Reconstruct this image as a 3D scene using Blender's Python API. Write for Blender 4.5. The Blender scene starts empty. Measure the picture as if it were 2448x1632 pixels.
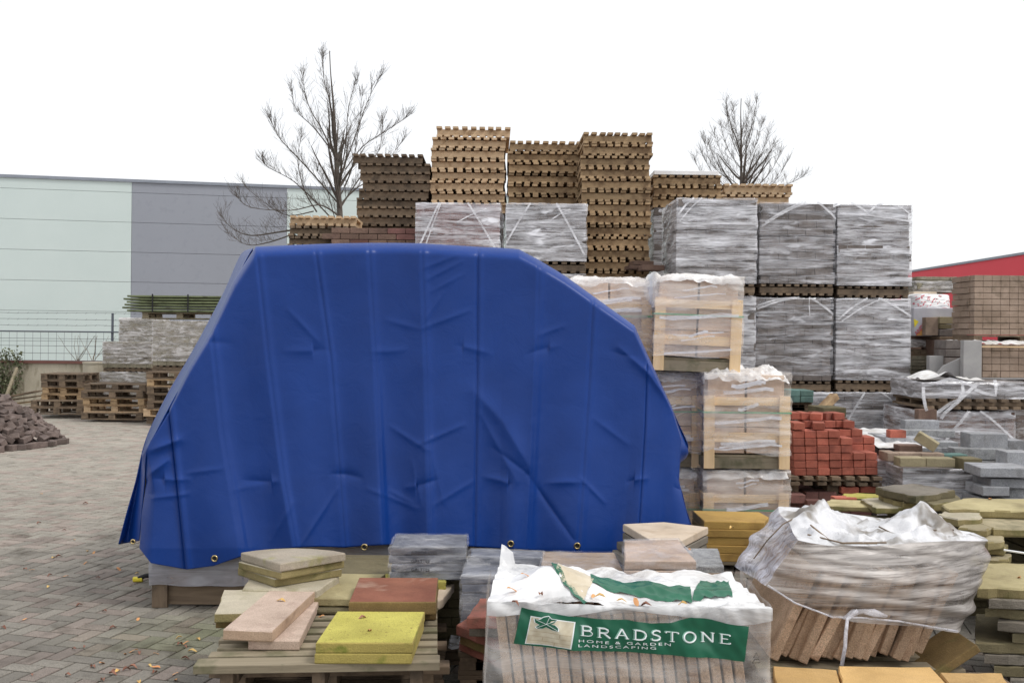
import bpy, bmesh, math, random
from mathutils import Vector, Matrix, noise
random.seed(7)
C = bpy.context.scene.collection
rad = math.radians
F, H, R = 2380.0, 1.8, 0.01      # focal length in photo pixels, eye height, camera roll
CR, SR = math.cos(R), math.sin(R)

# ---------------- camera, world, sun, exposure ----------------
cd = bpy.data.cameras.new('camera'); cam = bpy.data.objects.new('camera', cd); C.objects.link(cam)
cd.sensor_width = 36; cd.lens = 36*F/2448; cd.clip_end = 500; cd.clip_start = .05
cd.shift_y = -16/2448
cam.matrix_world = Matrix.Translation((0, 0, H)) @ Matrix.Rotation(rad(90), 4, 'X') @ Matrix.Rotation(R, 4, 'Z')
sc = bpy.context.scene; sc.camera = cam
w = bpy.data.worlds.new('World'); sc.world = w; w.use_nodes = True
nt = w.node_tree; nt.nodes.clear()
sky = nt.nodes.new('ShaderNodeTexSky'); sky.sky_type = 'NISHITA'; sky.sun_disc = False
sky.sun_elevation = rad(54); sky.sun_rotation = rad(116); sky.air_density = 1.0; sky.dust_density = 4
mx = nt.nodes.new('ShaderNodeMix'); mx.data_type = 'RGBA'; mx.inputs[0].default_value = .86
mx.inputs[7].default_value = (9.7, 9.8, 9.95, 1)       # even cloud cover over the clear sky
bg = nt.nodes.new('ShaderNodeBackground'); bg.inputs[1].default_value = .11
wo = nt.nodes.new('ShaderNodeOutputWorld')
nt.links.new(sky.outputs[0], mx.inputs[6]); nt.links.new(mx.outputs[2], bg.inputs[0]); nt.links.new(bg.outputs[0], wo.inputs[0])
sd = bpy.data.lights.new('sun', 'SUN'); sd.energy = 1.5; sd.angle = rad(14); sd.color = (1, .97, .93)
so = bpy.data.objects.new('sun', sd); C.objects.link(so)
so.rotation_euler = Vector((-.62, .30, -.95)).to_track_quat('-Z', 'Y').to_euler()
sc.view_settings.view_transform = 'Standard'; sc.view_settings.look = 'None'
sc.view_settings.exposure = .12; sc.view_settings.gamma = 1
sc.cycles.transparent_max_bounces = 12

# ---------------- helpers ----------------
def unroll(px, py):
    u, v = px-1224, py-816
    return u*CR+v*SR, -u*SR+v*CR+16
def at(px, py, D):                       # photo pixel at distance D -> point in the yard
    u, v = unroll(px, py); return Vector((u/F*D, D, H-v/F*D))
def gz(px, py, Z=0):                     # photo pixel on the level Z -> point in the yard
    u, v = unroll(px, py); D = (H-Z)*F/v; return Vector((u/F*D, D, Z))
def L(r, g, b, k=1.0):                   # 8-bit sRGB -> linear
    f = lambda c: (c/255/12.92 if c/255 <= .04045 else ((c/255+.055)/1.055)**2.4)*k
    return (f(r), f(g), f(b), 1)

class MB:
    def __init__(s): s.v = []; s.f = []; s.c = None
    def add(s, vs, fs):
        n = len(s.v); s.v += [Vector(q) for q in vs]; s.f += [tuple(n+i for i in q) for q in fs]; return s
    def box(s, c, d, rz=0, rx=0, ry=0):
        m = Matrix.Rotation(rz, 3, 'Z') @ Matrix.Rotation(ry, 3, 'Y') @ Matrix.Rotation(rx, 3, 'X')
        c = Vector(c); vs = [c+m @ Vector((x*d[0]/2, y*d[1]/2, z*d[2]/2)) for x in (-1, 1) for y in (-1, 1) for z in (-1, 1)]
        return s.add(vs, [(0, 1, 3, 2), (4, 6, 7, 5), (0, 4, 5, 1), (2, 3, 7, 6), (0, 2, 6, 4), (1, 5, 7, 3)])
    def tube(s, pts, rs, n=5, cap=True):
        pts = [Vector(p) for p in pts]
        if not hasattr(rs, '__len__'): rs = [rs]*len(pts)
        b = len(s.v)
        for i, p in enumerate(pts):
            t = (pts[min(i+1, len(pts)-1)]-pts[max(i-1, 0)]).normalized()
            a = t.cross(Vector((.13, .31, 1)) if abs(t.z) < .9 else Vector((1, .2, 0))).normalized(); bb = t.cross(a)
            for k in range(n):
                an = 2*math.pi*k/n; s.v.append(p+(a*math.cos(an)+bb*math.sin(an))*rs[i])
        for i in range(len(pts)-1):
            for k in range(n):
                s.f.append((b+i*n+k, b+i*n+(k+1) % n, b+(i+1)*n+(k+1) % n, b+(i+1)*n+k))
        if cap: s.f.append(tuple(b+k for k in range(n))); s.f.append(tuple(b+(len(pts)-1)*n+k for k in range(n)))
        return s
    def grid(s, fn, nu, nv):
        b = len(s.v)
        for j in range(nv+1):
            for i in range(nu+1): s.v.append(Vector(fn(i/nu, j/nv)))
        for j in range(nv):
            for i in range(nu):
                a = b+j*(nu+1)+i; s.f.append((a, a+1, a+nu+2, a+nu+1))
        return s
    def strip(s, pts, wd, nrm, th=.003):        # flat band along pts
        nrm = Vector(nrm); top = []; n = len(pts); pts = [Vector(p) for p in pts]
        b = len(s.v)
        for i, p in enumerate(pts):
            t = (pts[min(i+1, n-1)]-pts[max(i-1, 0)]).normalized(); a = t.cross(nrm).normalized()*wd/2
            s.v += [p-a, p+a, p+a+nrm*th, p-a+nrm*th]
        for i in range(n-1):
            for k in range(4): s.f.append((b+i*4+k, b+i*4+(k+1) % 4, b+i*4+4+(k+1) % 4, b+i*4+4+k))
        s.f.append((b, b+1, b+2, b+3)); s.f.append(tuple(b+(n-1)*4+k for k in range(4)))
        return s
    def build(s, name, mat, parent=None, bevel=0, smooth=False, origin=None, world=False, solid=0):
        vs = s.v
        if world and parent is not None: vs = [v-parent.location for v in vs]
        if origin == 'base':
            xs = [v.x for v in vs]; ys = [v.y for v in vs]; zs = [v.z for v in vs]
            origin = Vector(((min(xs)+max(xs))/2, (min(ys)+max(ys))/2, min(zs)))
        if origin is not None: vs = [v-origin for v in vs]
        me = bpy.data.meshes.new(name); me.from_pydata([tuple(v) for v in vs], [], s.f)
        bm = bmesh.new(); bm.from_mesh(me); bmesh.ops.recalc_face_normals(bm, faces=bm.faces); bm.to_mesh(me); bm.free()
        if s.c:
            ca = me.color_attributes.new('tone', 'FLOAT_COLOR', 'CORNER')
            for p in me.polygons:
                for li in p.loop_indices: ca.data[li].color = s.c[p.index]
        if smooth:
            for p in me.polygons: p.use_smooth = True
        if isinstance(mat, (list, tuple)):
            for m_ in mat: me.materials.append(m_)
        else: me.materials.append(mat)
        o = bpy.data.objects.new(name, me); C.objects.link(o)
        if origin is not None: o.location = origin
        if parent is not None: o.parent = parent
        if bevel:
            m_ = o.modifiers.new('bevel', 'BEVEL'); m_.width = bevel; m_.segments = 2; m_.limit_method = 'ANGLE'; m_.angle_limit = rad(40)
        if solid:
            m_ = o.modifiers.new('solid', 'SOLIDIFY'); m_.thickness = solid; m_.offset = 1
        return o

def tag(o, label, cat, group=None, kind=None):
    if label: o['label'] = label
    if cat: o['category'] = cat
    if group: o['group'] = group
    if kind: o['kind'] = kind
    return o
def thing(name, label, cat, loc, rz=0, group=None):
    o = bpy.data.objects.new(name, None); C.objects.link(o); o.empty_display_size = .1
    o.location = loc; o.rotation_euler = (0, 0, rz); return tag(o, label, cat, group)
def dup(root, loc, rot, label=None, group=None):
    r = root.copy(); C.objects.link(r); r.location = loc
    r.rotation_euler = rot if hasattr(rot, '__len__') else (0, 0, rot)
    if label: r['label'] = label
    if group: r['group'] = group
    for ch in list(root.children):
        c = ch.copy(); C.objects.link(c); c.parent = r
        for g in list(ch.children):
            d = g.copy(); C.objects.link(d); d.parent = c
    return r
ORD = ['top', 'second', 'third', 'fourth', 'fifth', 'sixth', 'seventh', 'eighth', 'ninth', 'tenth', 'eleventh', 'twelfth', 'thirteenth', 'fourteenth', 'fifteenth']
def ordn(i): return 'topmost' if i == 0 else ORD[i]+' from top'

# ---------------- materials ----------------
def base_mat(name):
    m = bpy.data.materials.new(name); m.use_nodes = True; n = m.node_tree
    b = n.nodes['Principled BSDF']; return m, n, b
def coords(n, sc_=(1, 1, 1), rot=(0, 0, 0), rnd=True, world=False):
    tc = n.nodes.new('ShaderNodeTexCoord'); mp = n.nodes.new('ShaderNodeMapping')
    mp.inputs['Scale'].default_value = sc_; mp.inputs['Rotation'].default_value = rot
    if world:
        g = n.nodes.new('ShaderNodeNewGeometry'); n.links.new(g.outputs['Position'], mp.inputs[0])
    elif rnd:
        oi = n.nodes.new('ShaderNodeObjectInfo'); mu = n.nodes.new('ShaderNodeMath'); mu.operation = 'MULTIPLY'; mu.inputs[1].default_value = 57
        ad = n.nodes.new('ShaderNodeVectorMath'); n.links.new(oi.outputs['Random'], mu.inputs[0])
        n.links.new(tc.outputs['Object'], ad.inputs[0]); n.links.new(mu.outputs[0], ad.inputs[1]); n.links.new(ad.outputs[0], mp.inputs[0])
    else: n.links.new(tc.outputs['Object'], mp.inputs[0])
    return mp.outputs[0]
def noi(n, vec, scale, detail=4, rough=.6, dist=0):
    t = n.nodes.new('ShaderNodeTexNoise'); t.inputs['Scale'].default_value = scale; t.inputs['Detail'].default_value = detail
    t.inputs['Roughness'].default_value = rough; t.inputs['Distortion'].default_value = dist; n.links.new(vec, t.inputs['Vector']); return t.outputs[0]
def rng(n, x, a, b, lo, hi):
    r = n.nodes.new('ShaderNodeMapRange'); n.links.new(x, r.inputs[0])
    for i, q in enumerate((a, b, lo, hi)): r.inputs[i+1].default_value = q
    return r.outputs[0]
def mixc(n, fac, a, b, mode='MIX'):
    m = n.nodes.new('ShaderNodeMix'); m.data_type = 'RGBA'; m.blend_type = mode
    for x, i in ((fac, 0), (a, 6), (b, 7)):
        if hasattr(x, 'links') or hasattr(x, 'is_linked'): n.links.new(x, m.inputs[i])
        elif i == 0: m.inputs[0].default_value = x
        else: m.inputs[i].default_value = x
    return m.outputs[2]
def objvar(n, col, amt):
    oi = n.nodes.new('ShaderNodeObjectInfo'); r = rng(n, oi.outputs['Random'], 0, 1, 1-amt, 1+amt)
    hs = n.nodes.new('ShaderNodeHueSaturation'); n.links.new(r, hs.inputs['Value']); n.links.new(col, hs.inputs['Color']); return hs.outputs[0]
def bump(n, b, x, strength, dist=.01):
    bp = n.nodes.new('ShaderNodeBump'); bp.inputs['Strength'].default_value = strength; bp.inputs['Distance'].default_value = dist
    n.links.new(x, bp.inputs['Height']); n.links.new(bp.outputs[0], b.inputs['Normal'])
def stone(name, c1, c2, stain=None, sc_=9, speck=.25, bmp=.5, rough=.88, var=.12, stlo=.55, sthi=.7, stsc=5, tone=False, axis=(1, 1, 1)):
    m, n, b = base_mat(name); v = coords(n, axis)
    col = mixc(n, rng(n, noi(n, v, sc_, 5, .65), .3, .7, 0, 1), c1, c2)
    if stain: col = mixc(n, rng(n, noi(n, v, stsc, 3, .6, .4), stlo, sthi, 0, .85), col, stain)
    fine = noi(n, v, 160, 2, .7)
    col = mixc(n, 1.0, col, mixc(n, rng(n, fine, .3, .7, 0, 1), (1-speck,)*3+(1,), (1+speck,)*3+(1,)), 'MULTIPLY')
    big = noi(n, coords(n, (1, 1, 1)), 2.6, 4, .6, .5)
    col = mixc(n, 1.0, col, mixc(n, rng(n, big, .3, .7, 0, 1), (.64, .62, .59, 1), (1.04, 1.04, 1.04, 1)), 'MULTIPLY') if var else col
    if tone:
        at_ = n.nodes.new('ShaderNodeAttribute'); at_.attribute_name = 'tone'; col = mixc(n, 1.0, col, at_.outputs[0], 'MULTIPLY')
    if var: col = objvar(n, col, var)
    n.links.new(col, b.inputs['Base Color']); b.inputs['Roughness'].default_value = rough
    hh = mixc(n, .5, noi(n, v, 28, 5, .7), fine); bump(n, b, hh, bmp, .012); return m
def wood(name, c1, c2, axis=0, var=.2, stain=L(70, 66, 48), st=.6):
    m, n, b = base_mat(name); s = [26, 26, 26]; s[axis] = 2.2; v = coords(n, s)
    v2 = coords(n, (1, 1, 1))
    col = mixc(n, rng(n, noi(n, v, 1, 5, .6, .6), .3, .7, 0, 1), c1, c2)
    col = mixc(n, rng(n, noi(n, v2, 5, 4, .65), st, st+.14, 0, .7), col, stain)
    col = objvar(n, col, var); n.links.new(col, b.inputs['Base Color']); b.inputs['Roughness'].default_value = .85
    bump(n, b, noi(n, v, 2, 4, .7), .45, .006); return m
def film(name, col=(.86, .86, .9, 1), lo=.2, hi=.85, sx=2, sz=34, rough=.3, tilt=.05, a=.4, b_=.62, dirt=None, spec=.6, dist=1.0):
    m, n, b = base_mat(name)
    v = coords(n, (sx, sx, sz), (0, tilt, 0)); v2 = coords(n, (sx*1.4, sx*1.4, sz*.5), (0, -.35, .2))
    v3 = coords(n, (3, 3, 5))
    n1 = noi(n, v, 1, 6, .72, dist); n2 = noi(n, v2, 1, 3, .6, .3); n3 = noi(n, v3, 1, 3, .5)
    mm = n.nodes.new('ShaderNodeMath'); mm.operation = 'MAXIMUM'
    n.links.new(rng(n, n1, a, b_, lo, hi), mm.inputs[0]); n.links.new(rng(n, n2, .53, .68, lo*.6, hi), mm.inputs[1])
    mu = n.nodes.new('ShaderNodeMath'); mu.operation = 'MULTIPLY'; n.links.new(mm.outputs[0], mu.inputs[0]); n.links.new(rng(n, n3, .3, .65, .6, 1.1), mu.inputs[1])
    cl = n.nodes.new('ShaderNodeClamp'); n.links.new(mu.outputs[0], cl.inputs[0])
    if dirt:
        c = mixc(n, rng(n, noi(n, v, 1.7, 4, .7), .5, .66, 0, .8), col, dirt); n.links.new(c, b.inputs['Base Color'])
    else: b.inputs['Base Color'].default_value = col
    b.inputs['Roughness'].default_value = rough; b.inputs['Specular IOR Level'].default_value = spec
    bump(n, b, n1, .5, .01)
    tr = n.nodes.new('ShaderNodeBsdfTransparent'); ms = n.nodes.new('ShaderNodeMixShader'); out = n.nodes['Material Output']
    n.links.new(cl.outputs[0], ms.inputs[0]); n.links.new(tr.outputs[0], ms.inputs[1]); n.links.new(b.outputs[0], ms.inputs[2]); n.links.new(ms.outputs[0], out.inputs[0])
    return m
def plain(name, c, rough=.5, metal=0, bmp=0, spec=.5, var=0, c2=None, sc_=6):
    m, n, b = base_mat(name); v = coords(n)
    col = mixc(n, rng(n, noi(n, v, sc_, 4, .6), .35, .65, 0, 1), c, c2 or tuple(min(1, q*1.12) for q in c[:3])+(1,))
    if var: col = objvar(n, col, var)
    n.links.new(col, b.inputs['Base Color']); b.inputs['Roughness'].default_value = rough; b.inputs['Metallic'].default_value = metal
    b.inputs['Specular IOR Level'].default_value = spec
    if bmp: bump(n, b, noi(n, v, 40, 4), bmp, .005)
    return m

M = {}
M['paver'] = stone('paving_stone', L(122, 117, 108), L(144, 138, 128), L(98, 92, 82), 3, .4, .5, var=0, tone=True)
M['ground'] = stone('joint_sand', L(58, 55, 50), L(74, 70, 64), None, 6, .3, .6, var=0)
M['brick_grey'] = stone('grey_brick', L(104, 96, 92), L(140, 132, 128), L(74, 68, 64), 7, .2, .5, var=.1)
M['brick_brown'] = stone('brown_brick', L(112, 88, 78), L(134, 110, 96), L(84, 68, 62), 7, .2, .5, var=.1)
M['brick_beige'] = stone('beige_brick', L(156, 136, 120), L(172, 152, 136), L(124, 108, 92), 4, .15, .4, var=.08)
M['brick_red'] = stone('red_brick', L(160, 86, 70), L(180, 106, 88), L(132, 74, 64), 12, .2, .45, var=.24)
M['brick_dull'] = stone('dull_red_brick', L(122, 86, 80), L(138, 98, 92), L(98, 80, 74), 10, .15, .45, var=.14)
M['cobble'] = stone('dark_cobble', L(106, 94, 90), L(130, 116, 110), L(84, 74, 70), 14, .2, .6, var=.22)
M['teal'] = stone('green_block', L(86, 116, 112), L(104, 136, 130), L(70, 92, 90), 10, .15, .4)
M['granite'] = stone('grey_concrete', L(150, 152, 158), L(176, 178, 182), L(128, 128, 130), 16, .3, .6)
M['granite_rough'] = stone('rough_split_concrete', L(142, 144, 148), L(182, 184, 186), L(112, 110, 108), 30, .35, 1.0)
M['yellow'] = stone('yellow_slab', L(188, 180, 92), L(198, 190, 102), None, 5, .12, .6, var=.03)
M['yellow_pit'] = stone('pitted_yellow_slab', L(192, 184, 88), L(202, 194, 98), L(150, 132, 70), 5, .2, .8, var=.02, stlo=.62, sthi=.66, stsc=70)
M['pink'] = stone('pink_slab', L(196, 174, 158), L(210, 188, 172), L(176, 152, 138), 20, .18, .4, var=.06)
M['red_slab'] = stone('rusty_slab', L(128, 76, 58), L(156, 102, 80), L(190, 158, 138), 3.5, .12, .5, var=.06, stlo=.52, sthi=.66, stsc=3)
M['yellow_edge'] = stone('yellow_slab_edge', L(172, 156, 84), L(184, 168, 94), L(120, 128, 48), 4, .12, .5, var=.04, stlo=.56, sthi=.66)
M['olive_edge'] = stone('mossy_edge', L(140, 128, 86), L(160, 146, 104), L(104, 104, 56), 6, .15, .6, var=.1, stlo=.5)
M['pink_edge'] = stone('pink_slab_edge', L(188, 160, 136), L(200, 174, 150), L(160, 134, 112), 9, .14, .5, var=.04)
M['slab_side'] = stone('mossy_brown_slab', L(126, 104, 62), L(142, 118, 76), L(96, 98, 50), 8, .15, .5)
M['beige_slab'] = stone('beige_slab', L(182, 174, 152), L(200, 190, 170), L(158, 152, 122), 4, .14, .6, var=.08, stlo=.52)
M['fan'] = stone('grey_fan_slab', L(160, 152, 138), L(178, 166, 150), L(150, 146, 96), 8, .15, .6, var=.08)
M['dark_slab'] = stone('blue_black_slab', L(84, 90, 104), L(104, 108, 120), L(70, 72, 80), 6, .15, .4, var=.1)
M['brown_slab'] = stone('brown_riven_slab', L(160, 140, 122), L(182, 162, 144), L(122, 104, 88), 7, .15, .9, var=.06, axis=(1, 2.5, 1))
M['olive'] = stone('olive_slab', L(156, 146, 116), L(176, 164, 134), L(118, 112, 86), 4, .14, .8, var=.1)
M['olive_dark'] = stone('dark_olive_slab', L(112, 104, 78), L(132, 122, 92), L(84, 82, 56), 5, .15, .8, var=.14)
M['yellow_slab2'] = stone('sand_yellow_slab', L(184, 172, 128), L(194, 182, 140), L(160, 148, 108), 5, .1, .5, var=.06)
M['ochre'] = stone('ochre_slab', L(176, 142, 74), L(188, 152, 84), L(158, 124, 66), 5, .1, .35, var=.08)
M['orange'] = stone('orange_slab', L(202, 164, 104), L(216, 178, 120), L(184, 142, 88), 4, .12, .6, var=.07)
M['grey_slab'] = stone('weathered_grey_slab', L(128, 122, 112), L(146, 138, 126), L(104, 98, 84), 6, .15, .8)
M['cream'] = stone('cream_slab', L(208, 190, 168), L(222, 206, 186), L(196, 176, 152), 3, .08, .3, var=.04)
M['redpave'] = stone('red_paving_slab', L(150, 92, 80), L(168, 108, 94), L(112, 84, 72), 9, .15, .5, var=.14)
M['sandstone'] = stone('pink_sandstone', L(198, 166, 136), L(218, 188, 160), L(160, 126, 100), 12, .3, 1.0, var=.2)
M['crate_stone'] = stone('crated_stone', L(222, 194, 170), L(232, 206, 184), L(200, 172, 150), 3, .08, .2, var=.04)
M['lime'] = stone('tumbled_stone', L(132, 128, 110), L(160, 152, 134), L(96, 94, 70), 20, .2, .9)
for k, ax in (('x', 0), ('y', 1), ('z', 2)):
    M['wood_new_'+k] = wood('pale_pallet_wood_'+k, L(180, 154, 122), L(200, 174, 142), ax, .16, L(128, 98, 68), .52)
    M['wood_mid_'+k] = wood('tan_pallet_wood_'+k, L(156, 130, 98), L(178, 152, 118), ax, .22, L(104, 80, 58), .48)
    M['wood_old_'+k] = wood('weathered_pallet_wood_'+k, L(104, 88, 72), L(130, 112, 92), ax, .25, L(70, 60, 50), .48)
    M['wood_grey_'+k] = wood('grey_green_wood_'+k, L(124, 114, 94), L(152, 140, 118), ax, .16, L(92, 92, 64), .5)
    M['wood_crate_'+k] = wood('crate_wood_'+k, L(230, 196, 148), L(242, 212, 170), ax, .08, L(200, 164, 120), .62)
M['wood_green'] = wood('green_treated_wood', L(84, 92, 66), L(108, 116, 84), 0, .25, L(62, 62, 46), .5)
M['film'] = film('stretch_film', (.95, .95, 1, 1), .06, .92, sx=2.2, sz=25, a=.38, b_=.68, rough=.12, spec=1.0, dist=.35)
M['film_slab'] = film('thin_slab_film', (.9, .9, .93, 1), .03, .34, sx=3, sz=14, rough=.12, spec=1.0)
M['film_thin'] = film('thin_stretch_film', (.9, .9, .95, 1), .03, .62, sx=2.0, sz=24, a=.42, b_=.66, rough=.12, spec=1.0, dist=.4)
M['film_dirty'] = film('dusty_stretch_film', (.74, .72, .72, 1), .15, .8, sx=3, sz=13, dirt=L(130, 118, 104))
M['film_clear'] = film('clear_film', (.95, .90, .85, 1), .10, .5, sx=1.5, sz=9, tilt=.12, rough=.22)
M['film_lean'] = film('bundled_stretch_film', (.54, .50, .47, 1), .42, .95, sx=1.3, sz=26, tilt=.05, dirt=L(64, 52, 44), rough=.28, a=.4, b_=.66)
M['film_side'] = film('lit_flank_and_tail_film', (.74, .74, .8, 1), .3, .9, sx=12, sz=12, tilt=.8, rough=.28)  # lighter copy of the film: skyward flank's brightness put in colour; tails share it
M['film_band'] = film('film_tail', (.9, .9, .93, 1), .3, .75, sx=4, sz=30, rough=.3)
M['bag'] = plain('white_sheeting', (.74, .74, .75, 1), .35, bmp=.3, c2=(.9, .9, .9, 1), sc_=3)
M['bag_dirty'] = plain('dirty_white_sheeting', (.84, .84, .85, 1), .4, bmp=.5, c2=(.62, .6, .56, 1), sc_=8)
M['green_print'] = plain('green_print', L(28, 92, 68), .35, c2=L(36, 104, 78), sc_=5)
M['white_print'] = plain('white_print', (.8, .84, .84, 1), .4)
M['strap'] = plain('green_strap', L(96, 160, 120), .4)
M['brass'] = plain('brass', L(200, 180, 130), .3, .9)
M['black'] = plain('black_void', (.012, .012, .014, 1), .8)
M['card'] = plain('grey_panel', L(150, 148, 148), .6, c2=L(164, 162, 160))
M['steel'] = plain('steel_wire', L(90, 96, 104), .5, .4)
M['rust'] = plain('rusty_steel', L(110, 74, 66), .8)
# ---------------- the ground ----------------
g = MB(); g.grid(lambda u, v: (-60+120*u, -4+124*v, -.012), 12, 12)
_n = M['ground'].node_tree; _b = _n.nodes['Principled BSDF']; _g = _n.nodes.new('ShaderNodeNewGeometry'); _s = _n.nodes.new('ShaderNodeSeparateXYZ'); _n.links.new(_g.outputs['Position'], _s.inputs[0])
_old = _b.inputs['Base Color'].links[0].from_socket; _n.links.new(mixc(_n, rng(_n, _s.outputs[1], 6.5, 12, 0, .9), _old, L(150, 142, 134)), _b.inputs['Base Color'])   # sandier joints in the trafficked part
tag(g.build('ground', M['ground']), None, None, kind='structure')
g = MB(); g.c = []
A = rad(-15); ca, sa = math.cos(A), math.sin(A); bl, bw = .21, .105
def inside(x, y):
    if y < 2.6 or y > 25.5: return False
    return -.56*y-.7 < x < (.46*y+.3 if y < 8.4 else .1*y+.5)
rp = random.Random(3)
def paver(cx, cy, along):
    x, y = cx*ca-cy*sa, cx*sa+cy*ca
    if not inside(x, y): return
    lx, ly = (bl, bw) if along else (bw, bl); lx -= .009 if cy < 99 else 0; ly -= .009
    dz = rp.uniform(-.0015, .0015); c = .006; b = len(g.v)
    for (ix, zz) in ((0, -.012), (0, -.003), (c, 0)):
        for sx, sy in ((-1, -1), (1, -1), (1, 1), (-1, 1)):
            px, py = cx+sx*(lx/2-ix), cy+sy*(ly/2-ix)
            g.v.append(Vector((px*ca-py*sa, px*sa+py*ca, zz+dz)))
    for r in (0, 4):
        for k in range(4): g.f.append((b+r+k, b+r+(k+1) % 4, b+r+4+(k+1) % 4, b+r+4+k))
    g.f.append((b+8, b+9, b+10, b+11))
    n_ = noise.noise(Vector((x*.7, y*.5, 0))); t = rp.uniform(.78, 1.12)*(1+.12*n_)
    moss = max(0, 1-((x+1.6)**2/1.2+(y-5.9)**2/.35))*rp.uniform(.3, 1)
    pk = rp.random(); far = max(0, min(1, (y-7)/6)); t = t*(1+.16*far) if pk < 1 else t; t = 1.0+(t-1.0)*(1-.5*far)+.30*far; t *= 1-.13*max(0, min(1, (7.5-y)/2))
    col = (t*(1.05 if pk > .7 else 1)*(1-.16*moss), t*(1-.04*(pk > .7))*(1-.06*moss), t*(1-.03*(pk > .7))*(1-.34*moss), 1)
    g.c += [col]*9
# herringbone: unit cell offsets
for i in range(-210, 60):
    for j in range(-20, 245):
        bx, by = i*bw, j*bw
        k = (i-j) % 4
        if k == 0: paver(bx+bl/2, by+bw/2, True)
        elif k == 3: paver(bx+bw/2, by+bl/2, False)
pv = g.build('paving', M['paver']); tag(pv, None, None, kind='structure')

# ---------------- the buildings behind ----------------
M['wall_mint'] = stone('pale_mint_cladding', L(198, 211, 208), L(205, 217, 214), None, .4, .03, .05, rough=.6, var=0)
M['wall_grey'] = stone('grey_cladding', L(145, 149, 158), L(149, 153, 162), L(142, 146, 155), .4, .03, .05, rough=.6, var=0)
M['wall_red'] = stone('red_cladding', L(206, 52, 66), L(214, 60, 74), None, .4, .03, .05, var=0, rough=.6)
M['roof_trim'] = plain('roof_trim', L(134, 140, 150), .6)
M['concrete'] = stone('old_concrete', L(168, 160, 142), L(188, 180, 162), L(120, 112, 92), 3, .12, .5, var=0, axis=(1, 1, .3))
def wallseg(px0, px1, p, d, zt, mt, root, nm, th=.2):
    a, b = p+d*px0, p+d*px1; n_ = Vector((-d.y, d.x, 0))
    m = MB(); N = 12
    zs = [-.01]; z = .55
    while z < zt: zs += [z]; z += .92
    zs.append(zt)
    for q in range(len(zs)-1):        # cladding panels with a shadow gap between them
        lo, hi = zs[q]+.005, zs[q+1]-.005
        c = (a+b)/2+Vector((0, 0, (lo+hi)/2))+n_*th/2
        m.box(c, (abs(px1-px0)-.01, th, hi-lo), math.atan2(d.y, d.x))
    return m.build(nm, mt, root, world=True)
p0 = at(0, 423, 30); p1 = at(1030, 462, 32.6); ZT = p0.z; p0 = Vector((p0.x, p0.y, 0)); p1 = Vector((p1.x, p1.y, 0)); dd = (p1-p0).normalized()
def hit(px):          # along-wall distance where the photo column px crosses the facade
    k = (px-1224)/F; return (k*p0.y-p0.x)/(dd.x-k*dd.y)
wh = thing('warehouse', 'long flat-roofed warehouse clad in pale mint and grey panels behind the yard wall', 'warehouse', p0)
s1, s2, s3, s4 = hit(312), hit(683), hit(1300), 0
wallseg(-14, s1, p0, dd, ZT, M['wall_mint'], wh, 'pale_wall'); wallseg(s1, s2, p0, dd, ZT, M['wall_grey'], wh, 'grey_wall'); wallseg(s2, s3, p0, dd, ZT, M['wall_mint'], wh, 'pale_wall')
nn = Vector((-dd.y, dd.x, 0)); an = math.atan2(dd.y, dd.x)
m = MB(); m.box(p0+dd*(s3-14)/2+nn*10.25+Vector((0, 0, ZT/2-.05)), (s3+14-.1, 20, ZT-.12), an); m.build('core', M['wall_grey'], wh, world=True)
m = MB(); m.box(p0+dd*(s3-14)/2+nn*.1+Vector((0, 0, ZT+.035)), (s3+14.05, .3, .09), an); m.build('roof_edge', M['roof_trim'], wh, world=True)
vp = p0+dd*hit(717)+nn*3+Vector((0, 0, ZT))
m = MB(); m.tube([vp-Vector((0, 0, .1)), vp+Vector((0, 0, .3))], .1, 10); m.tube([vp+Vector((0, 0, .36)), vp+Vector((0, 0, .5))], [.2, .08], 10); m.tube([vp+Vector((0, 0, .28)), vp+Vector((0, 0, .38))], .05, 6)
m.build('vent_pipe', M['roof_trim'], wh, world=True)
# red building on the right
q0 = at(2100, 662, 34); q1 = at(2448, 608, 24.5); zr = 4.15
q0 = at(2187, 650, 30); q1 = at(2448, 608, 23.6); zr = (q0.z+q1.z)/2
q0.z = q1.z = 0; d2 = (q1-q0).normalized(); L2 = (q1-q0).length
rb = thing('red_building', 'low red clad industrial building rising at the right behind the brick stacks', 'building', q0)
n2 = Vector((-d2.y, d2.x, 0))
for a_, b_, z0_, z1_, nm in ((-9, L2+9, 0, zr-.62, 'lower_wall'), (-9, L2+9, zr-.6, zr, 'upper_wall')):
    m = MB(); m.box(q0+d2*(a_+b_)/2+n2*.15+Vector((0, 0, (z0_+z1_)/2)), (b_-a_, .3, z1_-z0_), math.atan2(d2.y, d2.x)); m.build(nm, M['wall_red'], rb, world=True)
m = MB(); m.box(q0+d2*(L2/2)+n2*6.31+Vector((0, 0, zr/2-.1)), (L2+17.9, 12, zr-.25), math.atan2(d2.y, d2.x)); m.build('core', M['wall_grey'], rb, world=True)
m = MB(); m.box(q0+d2*(L2/2)+n2*.15+Vector((0, 0, zr+.03)), (L2+18.1, .36, .06), math.atan2(d2.y, d2.x)); m.build('roof_edge', M['roof_trim'], rb, world=True)

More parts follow.
